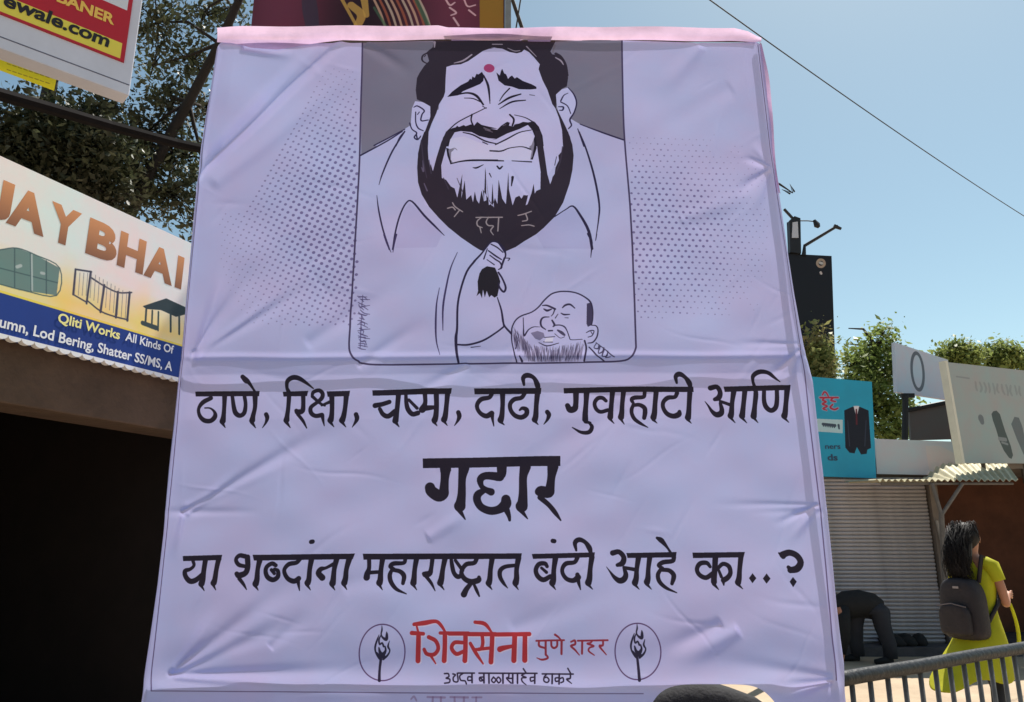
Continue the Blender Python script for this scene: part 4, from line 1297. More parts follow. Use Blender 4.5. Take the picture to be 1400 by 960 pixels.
SPb = Plane((0, YS - 0.05, 0), (1, 0, 0))
bl = flat_sign('tailor_sign', 'turquoise sign board with a printed dark suit and red lettering beside the banner edge', SPb,
               [(1085, 650), (1198, 654), (1192, 522), (1085, 513)], (44, 164, 196), draw_suit)
m_dk = mat('dark_blue_print', lin((44, 70, 100)), 0.5, 0.05)
fit(SPb, 'ners', 1128, 1149, 1140, 614, 609, m_dk, bl, 0.02)
fit(SPb, 'ds', 1131, 1145, 1140, 630, 621, m_dk, bl, 0.03)
flat_sign('blank_board', 'blank pale grey fascia board between the turquoise sign and the canopy', Plane((0, YS + 0.0, 0), (1, 0, 0)),
          [(1199, 648), (1306, 650), (1308, 604), (1196, 600)], (190, 196, 200), lambda c: polys(c, 'U', '700,520 780,520 860,560 860,650 720,650', (206, 200, 190), 0.6))
flat_sign('brown_board', 'dark grey brown back of a board standing behind the pale fascia', Plane((0, YS + 0.9, 0), (1, 0, 0)),
          [(1246, 602), (1312, 600), (1304, 550), (1243, 560)], (96, 90, 84), None)
q1, q2 = at(1236, 562, YS + 0.85), at(1304, 548, YS + 0.85)
q3, q4 = at(1238, 541, YS + 0.85), at(1237, 610, YS + 0.85)
tr_ = thing('sign_truss', 'black steel post and sloping rail holding the ring sign', 'sign support', q4)
MB().tube([q1, q2], 0.035, 8).build('rail', mat('black_steel', (0.012, 0.011, 0.012), 0.6, 0.3), tr_)
MB().tube([q3, q4], 0.05, 8).build('post', bpy.data.materials['black_steel'], tr_)
MB().box(q3 + Vector((0.03, 0, 0.0)), (0.22, 0.06, 0.07)).build('bracket', bpy.data.materials['black_steel'], tr_)


def draw_ring(c):
    strokes(c, 'U', ' '.join('%f,%f,13' % (658 + 32 * math.cos(t) + 8 * math.sin(t), 112 + 100 * math.sin(t)) for t in np.linspace(0, 2 * math.pi, 25)), (84, 88, 96), alpha=0.9)


azo = math.radians(62)
ro = at(1225, 535, 12.6)
flat_sign('ring_sign', 'pale grey sign with a dark oval ring, left of the footwear sign', Plane(ro, (math.sin(azo), math.cos(azo), 0)),
          [(1226, 536), (1304, 548), (1296, 492), (1223, 468)], (196, 200, 208), draw_ring)


def draw_shoes(c):
    polys(c, 'U', '1062,345 1072,330 1090,326 1108,345 1122,390 1138,440 1168,520 1180,570 1172,590 1158,584 1130,545 1105,490 1088,430 1070,380', (62, 72, 70), 0.9)
    polys(c, 'U', '1170,400 1188,360 1212,365 1230,410 1250,500 1260,560 1240,570 1200,480', (92, 98, 100), 0.85)
    strokes(c, 'U', '1105,480,14 1140,485,14 / 1120,500,8 1150,510,8', (132, 138, 138))
    strokes(c, 'U', '1005,370,30 1010,385,24', (96, 100, 104), alpha=0.8)
    rq = random.Random(9)
    for k_ in range(11):
        xx, yy = 975 + k_ * 24, 172 + k_ * 2.5
        strokes(c, 'U', '%f,%f,10 %f,%f,12 %f,%f,9' % (xx, yy, xx + rq.uniform(-4, 12), yy + 28, xx + rq.uniform(4, 16), yy + rq.uniform(40, 55)), (116, 118, 118), alpha=0.35)
    strokes(c, 'U', '870,140,6 940,150,6', (120, 124, 124), alpha=0.5)


so_ = at(1293, 495, 10.9)
azs = math.radians(66)
FPl = Plane(so_, (math.sin(azs), math.cos(azs), 0), (0, -0.0, 1))
ft = flat_sign('footwear_sign', 'large faded grey sign board with printed shoe soles above the canopy', FPl,
               [(1317, 633), (1450, 634), (1450, 512), (1293, 495)], (160, 168, 164), draw_shoes)
e0, e1 = FPl.uv(1317, 634), FPl.uv(1293, 494)
m_edge = mat('pale_edge', lin((214, 210, 196)), 0.6, 0.1)
MB().prism(FPl, [(e0[0] - 0.05, e0[1]), (e0[0], e0[1]), (e1[0], e1[1]), (e1[0] - 0.05, e1[1])], 0.03, -0.08).build('frame_edge', m_edge, ft)
for a in (e0[0] + 0.6, e0[0] + 1.5):
    p = FPl.w(a, 0, -0.12)
    MB().tube([(p.x, p.y, 2.4), (p.x, p.y, FPl.w(a, e1[1] - 0.3).z)], 0.03, 8).build('post', m_tube, ft)

# --- tall black sign with lamp arms
YB_ = 15.0
KP = Plane((0, YB_, 0), (1, 0, 0))


def draw_emblem(c):
    strokes(c, 'Z', ' '.join('%f,%f,12' % (248 + 17 * math.cos(t), 412 + 17 * math.sin(t)) for t in np.linspace(0, 2 * math.pi, 17)), (170, 150, 130))
    strokes(c, 'Z', '245,410,14 252,412,14 / 247,455,12 249,460,12', (190, 186, 180))


kb = flat_sign('black_signboard', 'tall black sign board with a small round emblem, behind the right edge of the banner', KP,
               [(1060, 525), (1143, 525), (1137, 350), (1060, 346)], (20, 21, 30), draw_emblem, thick=0.15)
m_met = mat('dark_metal', (0.03, 0.03, 0.035), 0.5, 0.3, 8, metal=0.5)
p = KP.uv(1090, 525)
MB().tube([KP.w(p[0], 0, -0.3), KP.w(p[0], KP.uv(1090, 348)[1], -0.3)], 0.09, 10).build('post', m_met, kb)


def kp(px, py, off=0.0):
    a_, b_ = KP.uv(px, py)
    return KP.w(a_, b_, off)


lp = thing('flood_lamp_pole', 'short lamp post with two thin bracket arms above the black sign', 'lamp', kp(1088, 348))
MB().tube([kp(1083, 349, -0.1), kp(1081, 302, -0.1)], 0.05, 8).build('pole', m_met, lp)
MB().prism(KP, [KP.uv(1079, 346), KP.uv(1094, 348), KP.uv(1093, 300), KP.uv(1085, 297), KP.uv(1078, 303)], 0.06, -0.05).build('lamp_housing', m_met, lp)
MB().prism(KP, [KP.uv(1081, 327), KP.uv(1090, 327), KP.uv(1089, 305), KP.uv(1082, 306)], 0.075, 0.061).build('lamp_glass', mat('lamp_glass', lin((190, 190, 200)), 0.2, 0.1), lp)
MB().tube([kp(1092, 302), kp(1104, 302), kp(1114, 303)], 0.012, 6).build('bracket_arm', m_met, lp)
MB().tube([kp(1113, 301), kp(1117, 308), kp(1120, 311)], [0.03, 0.07, 0.03], 8).build('lamp_head', m_met, lp)
MB().tube([kp(1099, 350), kp(1100, 336), kp(1145, 309)], [0.05, 0.035, 0.03], 8).build('bracket_arm', m_met, lp)
MB().tube([kp(1140, 309), kp(1150, 313)], [0.045, 0.03], 8).build('lamp_head', m_met, lp)
MB().tube([kp(1072, 286), kp(1085, 300)], 0.03, 6).build('bracket_arm', m_met, lp)

# --- overhead wire
wa, wb = at(940, -22, 7.0), at(1470, 338, 16.0)
mid = (wa + wb) / 2 - Vector((0, 0, 0.0))
pts = [wa + (wb - wa) * t - Vector((0, 0, 0.12 * 4 * t * (1 - t))) for t in np.linspace(0, 1, 40)]
tag(MB().tube(pts, 0.0080, 6).build('overhead_wire', mat('wire', (0.03, 0.03, 0.035), 0.6, 0.2)), 'thin dark overhead wire slanting down across the clear sky at right', 'wire')
# cable running along above the workshop
pts = [at(-40, 118, 5.6), at(60, 146, 6.2), at(150, 172, 6.8), at(240, 196, 7.4), at(330, 215, 8.0)]
tag(MB().tube(pts, [0.062, 0.06, 0.058, 0.055, 0.05], 8).build('cable_bundle', mat('cable', (0.012, 0.010, 0.011), 0.9, 0.3, spec=0.08)), 'thick dark cable bundle sagging across the trees at upper left', 'cable')

# ================================================================== TREES
def leaves(clusters, n, size, seed, flat=0.4):
    r = np.random.default_rng(seed)
    wts = np.array([c[3] * c[3] * c[3] if len(c) < 6 else c[5] for c in clusters], float)
    wts /= wts.sum()
    idx = r.choice(len(clusters), n, p=wts)
    cc = np.array([c[:3] for c in clusters])[idx]
    rr_ = np.array([c[3] for c in clusters])[idx]
    d = r.normal(size=(n, 3))
    d /= np.linalg.norm(d, axis=1)[:, None]
    rad = r.random(n) ** 0.45
    # sub clumps
    p = cc + d * (rr_ * rad)[:, None] * np.array([1, 1, 0.8])
    k = 6 * len(clusters)
    twig = p[r.choice(n, min(n, max(60, n // 26)), replace=False)]
    own = r.integers(0, len(twig), n)
    p = twig[own] + r.normal(size=(n, 3)) * (0.055 + size * 1.6)
    nrm = r.normal(size=(n, 3))
    nrm[:, 2] = np.abs(nrm[:, 2]) + flat
    nrm /= np.linalg.norm(nrm, axis=1)[:, None]
    u = np.cross(nrm, r.normal(size=(n, 3)))
    u /= np.linalg.norm(u, axis=1)[:, None]
    v = np.cross(nrm, u)
    s_ = size * (0.5 + 1.5 * r.random(n) ** 2.0)[:, None]
    A = p - u * s_
    B = p + v * s_ * 0.45 - nrm * s_ * 0.1
    Cc = p + u * s_
    D = p - v * s_ * 0.45 - nrm * s_ * 0.1
    V = np.stack([A, B, Cc, D], 1).reshape(-1, 3)
    return V, twig


def leaf_mesh(name, V, m_, parent):
    n = len(V) // 4
    b = np.array(base_of(parent))
    me = bpy.data.meshes.new(name)
    me.vertices.add(n * 4)
    me.vertices.foreach_set('co', (V - b).astype(np.float32).ravel())
    me.loops.add(n * 4)
    me.loops.foreach_set('vertex_index', np.arange(n * 4, dtype=np.int32))
    me.polygons.add(n)
    me.polygons.foreach_set('loop_start', np.arange(0, n * 4, 4, dtype=np.int32))
    me.polygons.foreach_set('loop_total', np.full(n, 4, np.int32))
    me.update(calc_edges=True)
    me.validate()
    me.materials.append(m_)
    o = bpy.data.objects.new(name, me)
    C.objects.link(o)
    o.parent = parent
    return o


def leaf_mat(name, c1, c2, tr=0.35, rough=0.5):
    return mat(name, c1, rough, 0, 1.4, col2=c2, transl=tr, spec=0.3, detail=3)


def tree(label, base, trunk, rads, clusters, n, size, ml, mb, seed, name='tree', group=None):
    r = thing(name, label, 'tree', base, group)
    b = Vector(base)
    MB().tube(trunk, rads, 10).build('trunk', mb, r, smooth=True)
    V, twig = leaves(clusters, n, size, seed)
    rr_ = random.Random(seed)
    br = MB()
    for c in clusters:
        s0 = min(trunk[len(trunk) // 2:], key=lambda t: (Vector(t) - Vector(c[:3])).length)
        s0, e = Vector(s0), Vector(c[:3])
        md = (s0 + e) / 2 + Vector((rr_.uniform(-.2, .2), rr_.uniform(-.2, .2), rr_.uniform(-.1, .2)))
        br.tube([s0, md, e], [rads[-1] * 0.9, rads[-1] * 0.55, 0.012], 6)
        tw = [t for t in twig if np.linalg.norm(t - np.array(c[:3])) < c[3] * 1.05][:14]
        for t in tw:
            br.tube([e, (e + Vector(t)) / 2 + Vector((0, 0, 0.05)), t], [0.016, 0.01, 0.004], 4)
    br.build('limbs', mb, r, smooth=True)
    leaf_mesh('crown', V, ml, r)
    return r


m_bark = mat('bark', (0.025, 0.018, 0.015), 0.9, 0.4, 6, 0.6)
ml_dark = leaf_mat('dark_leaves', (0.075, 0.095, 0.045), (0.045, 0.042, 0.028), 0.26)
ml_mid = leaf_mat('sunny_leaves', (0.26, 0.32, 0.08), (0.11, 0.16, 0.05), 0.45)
ml_red = leaf_mat('reddish_leaves', (0.30, 0.24, 0.11), (0.18, 0.26, 0.07), 0.4)
ml_far = leaf_mat('far_leaves', (0.28, 0.32, 0.09), (0.17, 0.22, 0.07), 0.45)


def cl(px, py, Y, rpx):
    p_ = at(px, py, Y)
    return (p_.x, p_.y, p_.z, rpx / 1040 * Y)


def pt(px, py, Y):
    return tuple(at(px, py, Y))


# left tree with the leaning trunk
b0 = at(120, 330, 8.6)
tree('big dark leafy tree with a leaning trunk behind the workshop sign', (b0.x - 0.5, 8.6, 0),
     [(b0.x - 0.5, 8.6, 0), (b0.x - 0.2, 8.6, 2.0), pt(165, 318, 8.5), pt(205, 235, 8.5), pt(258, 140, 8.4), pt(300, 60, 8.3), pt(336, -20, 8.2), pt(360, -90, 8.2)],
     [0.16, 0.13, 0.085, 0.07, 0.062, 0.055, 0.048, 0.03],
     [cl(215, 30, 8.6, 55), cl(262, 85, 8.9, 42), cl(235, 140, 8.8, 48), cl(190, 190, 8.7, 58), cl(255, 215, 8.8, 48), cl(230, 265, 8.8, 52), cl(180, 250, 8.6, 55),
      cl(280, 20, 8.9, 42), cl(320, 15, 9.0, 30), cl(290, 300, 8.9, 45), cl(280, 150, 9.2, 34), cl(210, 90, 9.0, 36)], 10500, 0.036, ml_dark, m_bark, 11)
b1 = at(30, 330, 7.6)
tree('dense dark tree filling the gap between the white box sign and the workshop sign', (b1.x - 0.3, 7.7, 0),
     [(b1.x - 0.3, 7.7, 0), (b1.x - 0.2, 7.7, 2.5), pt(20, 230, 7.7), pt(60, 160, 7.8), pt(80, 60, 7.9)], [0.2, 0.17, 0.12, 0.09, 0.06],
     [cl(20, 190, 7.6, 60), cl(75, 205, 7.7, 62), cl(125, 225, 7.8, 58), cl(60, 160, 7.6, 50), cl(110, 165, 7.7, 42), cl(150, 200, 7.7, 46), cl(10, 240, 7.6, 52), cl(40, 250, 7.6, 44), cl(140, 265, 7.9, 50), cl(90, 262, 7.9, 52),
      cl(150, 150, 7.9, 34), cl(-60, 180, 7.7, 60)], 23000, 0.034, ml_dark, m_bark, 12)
# right trees
b2 = at(1180, 560, 16.5)
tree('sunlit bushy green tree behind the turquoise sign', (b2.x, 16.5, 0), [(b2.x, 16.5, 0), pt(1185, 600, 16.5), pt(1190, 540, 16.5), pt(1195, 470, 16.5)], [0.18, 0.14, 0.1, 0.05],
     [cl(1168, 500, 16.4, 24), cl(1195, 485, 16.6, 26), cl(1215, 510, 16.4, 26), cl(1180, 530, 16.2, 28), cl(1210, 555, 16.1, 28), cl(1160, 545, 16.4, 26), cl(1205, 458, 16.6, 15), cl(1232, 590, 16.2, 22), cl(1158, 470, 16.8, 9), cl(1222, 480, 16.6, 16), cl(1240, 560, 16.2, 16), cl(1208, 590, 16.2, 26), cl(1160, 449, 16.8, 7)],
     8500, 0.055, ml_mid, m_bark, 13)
b3 = at(1122, 560, 15.8)
tree('small tree with a few brownish new leaves in front of the black sign', (b3.x, 14.4, 0), [(b3.x, 14.4, 0), (b3.x, 14.4, 2.0), pt(1122, 540, 14.4), pt(1125, 470, 14.4)], [0.1, 0.08, 0.06, 0.03],
     [cl(1115, 480, 14.3, 16), cl(1122, 500, 14.3, 18), cl(1120, 455, 14.4, 10), cl(1130, 515, 14.3, 14), cl(1108, 515, 14.3, 14)], 2600, 0.05, ml_red, m_bark, 14)
b4 = at(1300, 500, 30)
tree('distant feathery green tree above the ring sign', (b4.x, 30, 0), [(b4.x, 30, 0), pt(1300, 560, 30), pt(1302, 480, 30)], [0.25, 0.18, 0.08],
     [cl(1292, 492, 30, 14), cl(1308, 482, 30, 15), cl(1325, 488, 30, 15), cl(1280, 500, 30, 10), cl(1316, 500, 30, 16)], 5000, 0.09, ml_far, m_bark, 15, group='distant trees')
b5 = at(1368, 500, 31)
tree('distant round green tree above the footwear sign', (b5.x, 31, 0), [(b5.x, 31, 0), pt(1366, 560, 31), pt(1366, 480, 31)], [0.25, 0.18, 0.08],
     [cl(1350, 488, 31, 14), cl(1366, 478, 31, 14), cl(1382, 488, 31, 16), cl(1366, 500, 31, 18), cl(1402, 500, 31, 14), cl(1420, 490, 31, 20)], 6000, 0.09, ml_far, m_bark, 16, group='distant trees')
# twig tip showing right of the banner
b6 = at(1060, 300, 9.5)
tree('slender young tree whose leafy tip shows past the right edge of the banner', (b6.x - 0.4, 9.5, 0), [(b6.x - 0.4, 9.5, 0), (b6.x - 0.3, 9.5, 3.5), pt(1050, 245, 9.5), pt(1066, 252, 9.5), pt(1084, 264, 9.5)], [0.07, 0.05, 0.025, 0.015, 0.006],
     [cl(1086, 262, 9.5, 5), cl(1080, 265, 9.5, 4), cl(1030, 250, 9.6, 20)], 260, 0.04, ml_mid, m_bark, 17)

# ================================================================== PEOPLE
m_skin = mat('skin', lin((176, 122, 96)), 0.55, 0.12, 8)
m_hair = mat('black_hair', (0.012, 0.009, 0.010), 0.6, 0.3, 30, 0.2, spec=0.25)
m_kurta = mat('yellow_cotton', lin((208, 206, 40)), 0.75, 0.15, 5, 0.2, transl=0.35)
m_legs = mat('dark_leggings', (0.02, 0.02, 0.026), 0.8, 0.3, 8)
m_bag = mat('backpack_fabric', (0.028, 0.022, 0.026), 0.7, 0.35, 9, 0.3)
YW = 7.0
wx = at(1341, 850, YW).x
WO = Vector((wx, YW, 0))


def wz(py):
    return at(1324, py, YW).z


def wxp(px, py=850):
    return at(px, py, YW).x - wx


pw = thing('person', 'woman in a bright yellow kurta walking away with a dark backpack, by the shutter', 'person', WO)
zs = wz(770)
hz_ = wz(742)
hx = 0.0
nodes = [(0, 0, 0.88, 0.13, 0.11), (0, 0.0, 1.05, 0.11, 0.10), (0, 0.01, 1.22, 0.13, 0.10), (0, 0.0, zs, 0.10, 0.08), (hx * 0.5, 0.0, zs + 0.07, 0.048), (hx, 0.01, hz_ - 0.03, 0.07), (hx, 0.01, hz_ + 0.07, 0.078),
         # right arm
         (0.16, 0.0, zs - 0.02, 0.05), (0.20, 0.03, wz(800), 0.040), (0.20, 0.07, wz(826), 0.034), (0.12, 0.24, wz(816), 0.026), (0.10, 0.30, wz(813), 0.028, 0.018),
         # left arm
         (-0.16, 0.0, zs - 0.02, 0.05), (-0.20, 0.03, 1.12, 0.038), (-0.12, 0.22, 1.02, 0.028), (-0.08, 0.28, 1.04, 0.026, 0.018),
         # legs
         (0.09, 0.0, 0.82, 0.09), (0.12, -0.06, 0.48, 0.058), (0.16, -0.20, 0.10, 0.035), (0.16, -0.10, 0.03, 0.03),
         (-0.09, 0.0, 0.82, 0.09), (-0.04, 0.12, 0.47, 0.058), (0.0, 0.16, 0.09, 0.035), (0.0, 0.28, 0.03, 0.03)]
edges = [(0, 1), (1, 2), (2, 3), (3, 4), (4, 5), (5, 6), (3, 7), (7, 8), (8, 9), (9, 10), (10, 11), (3, 12), (12, 13), (13, 14), (14, 15), (0, 16), (16, 17), (17, 18), (18, 19), (0, 20), (20, 21), (21, 22), (22, 23)]
for base_i, sx in ((11, 1), (15, -1)):
    bx, by, bz = nodes[base_i][:3]
    for k in range(4):
        a_ = len(nodes)
        ln = (0.035, 0.042, 0.038, 0.030)[k]
        nodes.append((bx + 0.004, by + 0.03, bz + 0.027 - k * 0.017, 0.008))
        nodes.append((bx - 0.008 * sx, by + 0.03 + ln, bz + 0.024 - k * 0.018, 0.007))
        nodes.append((bx - 0.022 * sx, by + 0.045 + ln, bz + 0.015 - k * 0.018, 0.006))
        edges += [(base_i, a_), (a_, a_ + 1), (a_ + 1, a_ + 2)]
    a_ = len(nodes)
    nodes.append((bx - 0.02 * sx, by + 0.0, bz + 0.03, 0.009))
    nodes.append((bx - 0.035 * sx, by + 0.03, bz + 0.045, 0.007))
    edges += [(base_i, a_), (a_, a_ + 1)]
skin_obj('body', m_skin, pw, nodes, edges)
# face (turned away from us): nose, ears
fm = MB()
for sx in (-1, 1):
    c0 = WO + Vector((hx + sx * 0.078, 0.02, hz_ + 0.03))
    fm.tube([c0 + Vector((0, 0, -0.03)), c0, c0 + Vector((0, 0, 0.03))], [0.006, 0.013, 0.008], 8)
fm.build('ears', m_skin, pw, smooth=True)
# kurta with sleeves and flared, wind blown hem
hemz = wz(922)
R = []
for t in np.linspace(0, 1, 16):
    z = zs + 0.035 + (hemz - zs - 0.035) * t
    sh_ = min(1, t * 7)
    rx = 0.07 + 0.12 * sh_ - 0.045 * math.exp(-((t - 0.42) / 0.18) ** 2) * 1 + 0.05 * max(0, t - 0.5) / 0.5
    cyo = -0.10 * max(0, t - 0.5) / 0.5
    R.append(((WO.x, WO.y + cyo, z + 0.0), rx, 0.10 + 0.03 * sh_ - 0.02 + 0.46 * max(0, t - 0.5), 0.012 + 0.09 * max(0, t - 0.5)))
km = MB().loft(R, cap=False)
for i, v in enumerate(km.v):                       # uneven hem, left side blown outwards
    x, y, z = v
    if z < 0.75:
        f_ = (0.75 - z) / 0.3
        left = max(0, -(y - WO.y)) / 0.3
        km.v[i] = (x - 0.02 * f_ * left, y - 0.15 * f_ * left, z + 0.045 * f_ * math.sin((y - WO.y) * 19) - 0.03 * f_ * left)
ko = km.build('kurta', m_kurta, pw, smooth=True)
so2 = ko.modifiers.new('thick', 'SOLIDIFY')
so2.thickness = 0.006
ss = ko.modifiers.new('sub', 'SUBSURF')
ss.levels = ss.render_levels = 1
for sx in (1, -1):
    e_ = Vector((0.195, 0.02, wz(793))) if sx > 0 else Vector((-0.2, 0.03, 1.2))
    MB().tube([WO + Vector((sx * 0.11, 0, zs)), WO + Vector((sx * 0.165, 0, zs - 0.02)), WO + e_], [0.062, 0.066, 0.056], 14, cap=False).build('sleeve', m_kurta, pw, smooth=True)
skin_obj('leggings', m_legs, pw, [(0, 0, 0.78, 0.09, 0.09), (0.08, 0.0, 0.70, 0.09), (0.12, -0.06, 0.48, 0.070), (0.16, -0.20, 0.12, 0.045), (-0.08, 0.0, 0.70, 0.09), (-0.04, 0.12, 0.47, 0.070), (0.0, 0.16, 0.11, 0.045)],
         [(0, 1), (1, 2), (2, 3), (0, 4), (4, 5), (5, 6)])
for cx_, cy_ in ((0.16, -0.16), (0.0, 0.21)):
    MB().tube([WO + Vector((cx_, cy_ - 0.06, 0.035)), WO + Vector((cx_, cy_ + 0.04, 0.04)), WO + Vector((cx_, cy_ + 0.14, 0.028))], [0.036, 0.045, 0.03], 12).build('shoe', m_bag, pw, smooth=True)
# hair: skull cap, swept strands and a loose tail down the back
hm = MB()
hc_ = WO + Vector((hx - 0.01, -0.015, hz_ + 0.055))
seg = 18
for i in range(9):
    pass
rings_ = []
vs, fs = [], []
NR = 10
for i in range(NR + 1):
    ph = math.pi * i / NR
    for k in range(seg):
        an = 2 * math.pi * k / seg
        rr2 = 1 + 0.06 * math.sin(7 * an + i) + 0.04 * math.sin(3 * an - i * 2)
        vs.append(hc_ + Vector((0.108 * rr2 * math.sin(ph) * math.cos(an), 0.108 * rr2 * math.sin(ph) * math.sin(an) - 0.02, 0.122 * math.cos(ph))))
for i in range(NR):
    for k in range(seg):
        fs.append((i * seg + k, i * seg + (k + 1) % seg, (i + 1) * seg + (k + 1) % seg, (i + 1) * seg + k))
hm.add(vs, fs)
rh = random.Random(3)
hm.tube([hc_ + Vector((0, -0.04, 0.05)), hc_ + Vector((0, -0.09, -0.04)), WO + Vector((0, -0.16, wz(766))), WO + Vector((0, -0.20, wz(780))), WO + Vector((0, -0.20, wz(792)))],
        [0.06, 0.088, 0.085, 0.065, 0.02], 14)
for i in range(700):
    a_ = rh.uniform(-1, 1)
    st_ = hc_ + Vector((a_ * 0.10, -0.04 - 0.07 * rh.random(), rh.uniform(-0.04, 0.11)))
    en = WO + Vector((rh.uniform(-0.11, 0.11), -0.14 - rh.random() * 0.12, wz(rh.uniform(762, 800))))
    ph_ = rh.uniform(0, 6)
    am = rh.uniform(0.008, 0.022)
    pp = []
    for q in range(6):
        t = q / 5
        pp.append(st_.lerp(en, t) + Vector((am * math.sin(ph_ + t * 7), -0.07 * math.sin(t * math.pi), am * math.cos(ph_ + t * 6) * 0.6)))
    hm.tube(pp, [0.0016, 0.0028, 0.003, 0.0026, 0.002, 0.0008], 3)
for i in range(160):
    an = rh.uniform(0, 2 * math.pi)
    st_ = hc_ + Vector((0.07 * math.cos(an), 0.06 * math.sin(an) - 0.02, 0.08))
    en = hc_ + Vector((0.125 * math.cos(an + .4), 0.10 * math.sin(an + .4) - 0.03, rh.uniform(-0.06, 0.11)))
    hm.tube([st_, (st_ + en) / 2 + Vector((0, 0, 0.045)), en], [0.002, 0.003, 0.001], 3)
hm.build('hair', m_hair, pw, smooth=True)
# scarf strip on her right side
sc_v, sc_f = [], []
for i in range(9):
    t = i / 8
    cxx, cyy, czz = 0.20 - 0.03 * t, 0.12 + 0.05 * math.sin(t * 3) + 0.06 * t, wz(822) + (wz(892) - wz(822)) * t
    sc_v += [WO + Vector((cxx, cyy - 0.012 - 0.01 * t, czz)), WO + Vector((cxx + 0.01, cyy + 0.012 + 0.012 * t, czz - 0.01)), WO + Vector((cxx - 0.012, cyy, czz))]
for i in range(8):
    for k in range(3):
        sc_f.append((i * 3 + k, i * 3 + (k + 1) % 3, i * 3 + 3 + (k + 1) % 3, i * 3 + 3 + k))
MB().add(sc_v, sc_f).build('scarf_end', m_kurta, pw, smooth=True)

# backpack
bx0, bx1 = -0.175, 0.175
bz0, bz1 = wz(870), wz(792)
bpk = thing('backpack', 'dark brown backpack with front pocket carried by the woman in yellow', 'backpack', WO + Vector(((bx0 + bx1) / 2, -0.22, bz0)))
cx_ = (bx0 + bx1) / 2


def rounded(name, c, sx, sy, sz, m_, par, top=0.8, sub=2):
    vs_ = []
    fs_2 = []
    n_ = 6
    for i in range(n_ + 1):
        t = i / n_
        z = c[2] - sz / 2 + sz * t
        k = 1 if t < 0.7 else 1 - (1 - top) * ((t - 0.7) / 0.3) ** 2 * 2
        k = max(0.35, k) * (0.93 if i == 0 else 1)
        for px2, py2 in ((-1, -.7), (-.7, -1), (.7, -1), (1, -.7), (1, .7), (.7, 1), (-.7, 1), (-1, .7)):
            vs_.append((c[0] + px2 * sx / 2 * k, c[1] + py2 * sy / 2 * (0.6 + 0.4 * k), z))
    for i in range(n_):
        for k in range(8):
            fs_2.append((i * 8 + k, i * 8 + (k + 1) % 8, (i + 1) * 8 + (k + 1) % 8, (i + 1) * 8 + k))
    fs_2.append(tuple(range(7, -1, -1)))
    fs_2.append(tuple(n_ * 8 + k for k in range(8)))
    o = MB().add(vs_, fs_2).build(name, m_, par, smooth=True)
    s2 = o.modifiers.new('sub', 'SUBSURF')
    s2.levels = s2.render_levels = sub
    return o


rounded('main_bag', (WO.x + cx_, WO.y - 0.21, (bz0 + bz1) / 2), bx1 - bx0 + 0.02, 0.20, bz1 - bz0 + 0.05, m_bag, bpk)
rounded('front_pocket', (WO.x + cx_ - 0.01, WO.y - 0.335, bz0 + 0.15), (bx1 - bx0) * 0.78, 0.09, 0.26, m_bag, bpk)
MB().tube([WO + Vector((cx_ - 0.13, -0.375, bz0 + 0.26)), WO + Vector((cx_, -0.385, bz0 + 0.285)), WO + Vector((cx_ + 0.12, -0.375, bz0 + 0.26))], 0.005, 6).build('zip', mat('zip', (0.12, 0.10, 0.11), 0.4, 0.1), bpk)
for sx in (-1, 1):
    MB().tube([WO + Vector((cx_ + sx * 0.11, -0.13, bz1 - 0.02)), WO + Vector((sx * 0.12, -0.05, zs + 0.062)), WO + Vector((sx * 0.125, 0.09, zs + 0.02)), WO + Vector((sx * 0.15, 0.12, 1.15)), WO + Vector((sx * 0.165, 0.0, 1.0)), WO + Vector((cx_ + sx * 0.14, -0.16, bz0 + 0.10))], 0.018, 8).build('strap', m_bag, bpk, smooth=True)
MB().tube([WO + Vector((cx_ - 0.04, -0.16, bz1)), WO + Vector((cx_, -0.16, bz1 + 0.05)), WO + Vector((cx_ + 0.04, -0.16, bz1))], 0.008, 6).build('grab_loop', m_bag, bpk)
pb2 = WO + Vector((cx_ + 0.02, -0.322, bz1 - 0.06))
MB().box(pb2, (0.05, 0.004, 0.018)).build('label_patch', mat('patch', lin((150, 140, 140)), 0.5, 0.1), bpk)

ROT = Matrix.Rotation(math.radians(-62), 3, 'Z')
pw.rotation_euler.z = math.radians(-62)
bpk.rotation_euler.z = math.radians(-62)
bpk.location = WO + ROT @ (bpk.location - WO)

# person in black bending down by the shutter
YM = 10.7
mx_ = at(1186, 850, YM).x
MO = Vector((mx_, YM, 0.0))
pm = thing('person', 'person in black clothes bending down before the grey shutter', 'person', MO)
zh = at(1186, 826, YM).z
nd = [(0.05, 0, zh - 0.04, 0.09, 0.09), (-0.14, 0, zh + 0.0, 0.09, 0.09), (-0.36, -0.02, zh - 0.02, 0.14, 0.12), (-0.50, -0.03, zh - 0.06, 0.05), (-0.62, -0.04, zh - 0.14, 0.08), (-0.68, -0.04, zh - 0.22, 0.07),
      (-0.38, -0.18, zh - 0.12, 0.05), (-0.40, -0.22, zh - 0.40, 0.04), (-0.46, -0.2, zh - 0.62, 0.03), (-0.48, -0.2, zh - 0.70, 0.032, 0.02),
      (-0.38, 0.14, zh - 0.12, 0.05), (-0.38, 0.2, zh - 0.40, 0.04), (-0.44, 0.18, zh - 0.62, 0.03), (-0.46, 0.18, zh - 0.70, 0.032, 0.02),
      (0.10, -0.1, zh - 0.12, 0.065), (0.13, -0.12, 0.46, 0.05), (0.20, -0.12, 0.09, 0.04), (0.08, -0.14, 0.04, 0.035),
      (-0.04, 0.08, zh - 0.14, 0.065), (-0.13, 0.10, 0.46, 0.05), (-0.12, 0.12, 0.09, 0.04), (-0.24, 0.12, 0.04, 0.035)]
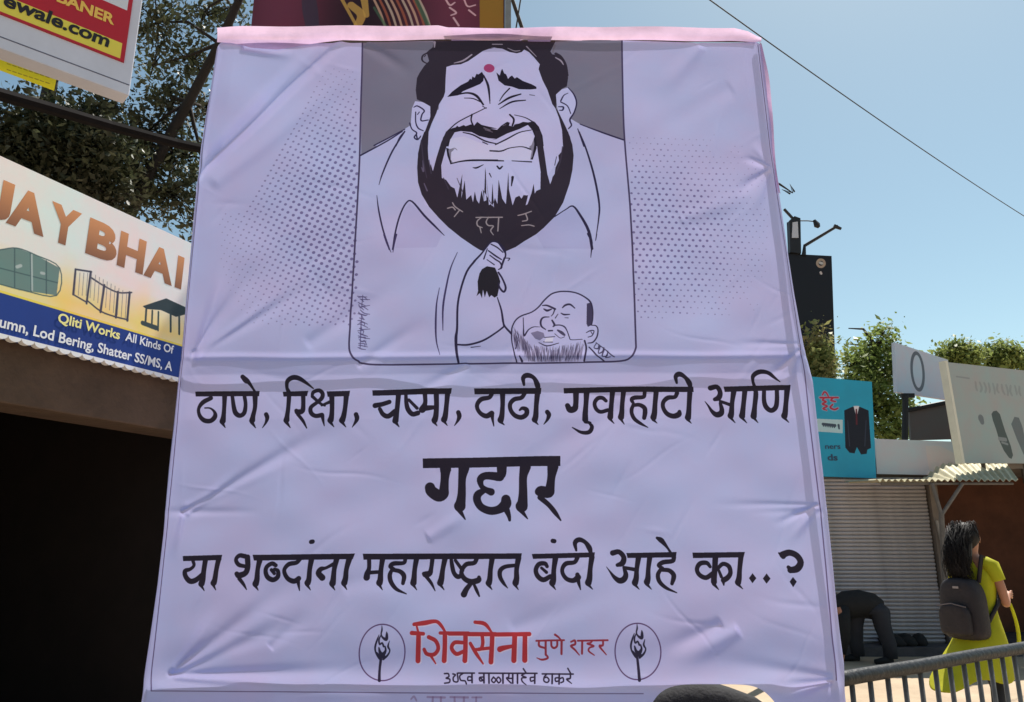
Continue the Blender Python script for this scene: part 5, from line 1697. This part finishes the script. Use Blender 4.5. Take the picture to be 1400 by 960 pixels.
ed = [(0, 1), (1, 2), (2, 3), (3, 4), (4, 5), (2, 6), (6, 7), (7, 8), (8, 9), (2, 10), (10, 11), (11, 12), (12, 13), (0, 14), (14, 15), (15, 16), (16, 17), (0, 18), (18, 19), (19, 20), (20, 21)]
for bi in (9, 13):
    bx, by, bz = nd[bi][:3]
    for k in range(4):
        a_ = len(nd)
        nd.append((bx - 0.01, by - 0.027 + k * 0.018, bz - 0.04, 0.008))
        nd.append((bx - 0.02, by - 0.027 + k * 0.018, bz - 0.075 - (0.006 if k in (1, 2) else 0), 0.007))
        ed += [(bi, a_), (a_, a_ + 1)]
    a_ = len(nd)
    nd.append((bx - 0.03, by - 0.035, bz - 0.02, 0.009))
    ed += [(bi, a_)]
skin_obj('body', m_skin, pm, nd, ed)
jm = MB()
jm.tube([MO + Vector(q) for q in ((0.21, 0, zh - 0.08), (0.17, 0, zh - 0.06), (0.08, 0, zh - 0.02), (-0.08, 0, zh + 0.01), (-0.26, -0.01, zh - 0.01), (-0.42, -0.02, zh - 0.06), (-0.50, -0.03, zh - 0.09))], [0.06, 0.13, 0.165, 0.175, 0.18, 0.13, 0.06], 18)
for sy_, ex in ((-1, 0), (1, 0.04)):
    jm.tube([MO + Vector((-0.34, sy_ * 0.12, zh - 0.04)), MO + Vector((-0.39, sy_ * 0.2, zh - 0.22)), MO + Vector((-0.40, sy_ * 0.21, zh - 0.40)), MO + Vector((-0.455 + ex, sy_ * 0.19, zh - 0.60))], [0.07, 0.075, 0.06, 0.045], 12)
jm.build('jacket', m_blk, pm, smooth=True)
tm = MB()
tm.tube([MO + Vector(q) for q in ((0.10, -0.04, zh + 0.02), (0.11, -0.07, zh - 0.10), (0.14, -0.10, 0.62), (0.14, -0.12, 0.46), (0.20, -0.12, 0.24), (0.20, -0.12, 0.07))], [0.08, 0.155, 0.125, 0.105, 0.09, 0.085], 16)
tm.tube([MO + Vector(q) for q in ((0.0, 0.04, zh + 0.02), (-0.02, 0.07, zh - 0.10), (-0.10, 0.09, 0.62), (-0.13, 0.10, 0.46), (-0.13, 0.12, 0.24), (-0.12, 0.12, 0.07))], [0.08, 0.155, 0.125, 0.105, 0.09, 0.085], 16)
tm.build('trousers', mat('dark_denim', (0.022, 0.024, 0.034), 0.8, 0.3, 8), pm, smooth=True)
hd = MB()
hq = MO + Vector((-0.64, -0.04, zh - 0.15))
hd.tube([hq + Vector((0.05, 0, 0.07)), hq + Vector((0.02, 0, 0.05)), hq, hq + Vector((-0.05, 0, -0.05)), hq + Vector((-0.07, 0, -0.07))], [0.02, 0.075, 0.1, 0.085, 0.03], 14)
hd.build('hair', m_hair, pm, smooth=True)
for q3 in ((0.12, -0.14), (-0.2, 0.12)):
    MB().tube([MO + Vector((q3[0] + 0.09, q3[1], 0.04)), MO + Vector((q3[0], q3[1], 0.05)), MO + Vector((q3[0] - 0.14, q3[1], 0.03))], [0.035, 0.045, 0.03], 10).build('shoe', m_blk, pm, smooth=True)
# low dark sacks at the foot of the shutter
for i, (px_, w_) in enumerate(((1222, 0.20), (1240, 0.16), (1258, 0.12))):
    g_ = at(px_, 890, YS - 0.12)
    sk_ = MB().tube([(g_.x, g_.y, 0.12), (g_.x, g_.y, 0.17), (g_.x + 0.02, g_.y, 0.24), (g_.x + 0.03, g_.y, 0.28)], [w_ * 0.8, w_, w_ * 0.7, 0.03], 12)
    tag(sk_.build('sack', m_blk, smooth=True), ['largest low black sack at the foot of the shutter', 'middle low black sack at the foot of the shutter', 'smallest low black sack at the foot of the shutter'][i], 'sack', 'black sacks by the shutter')
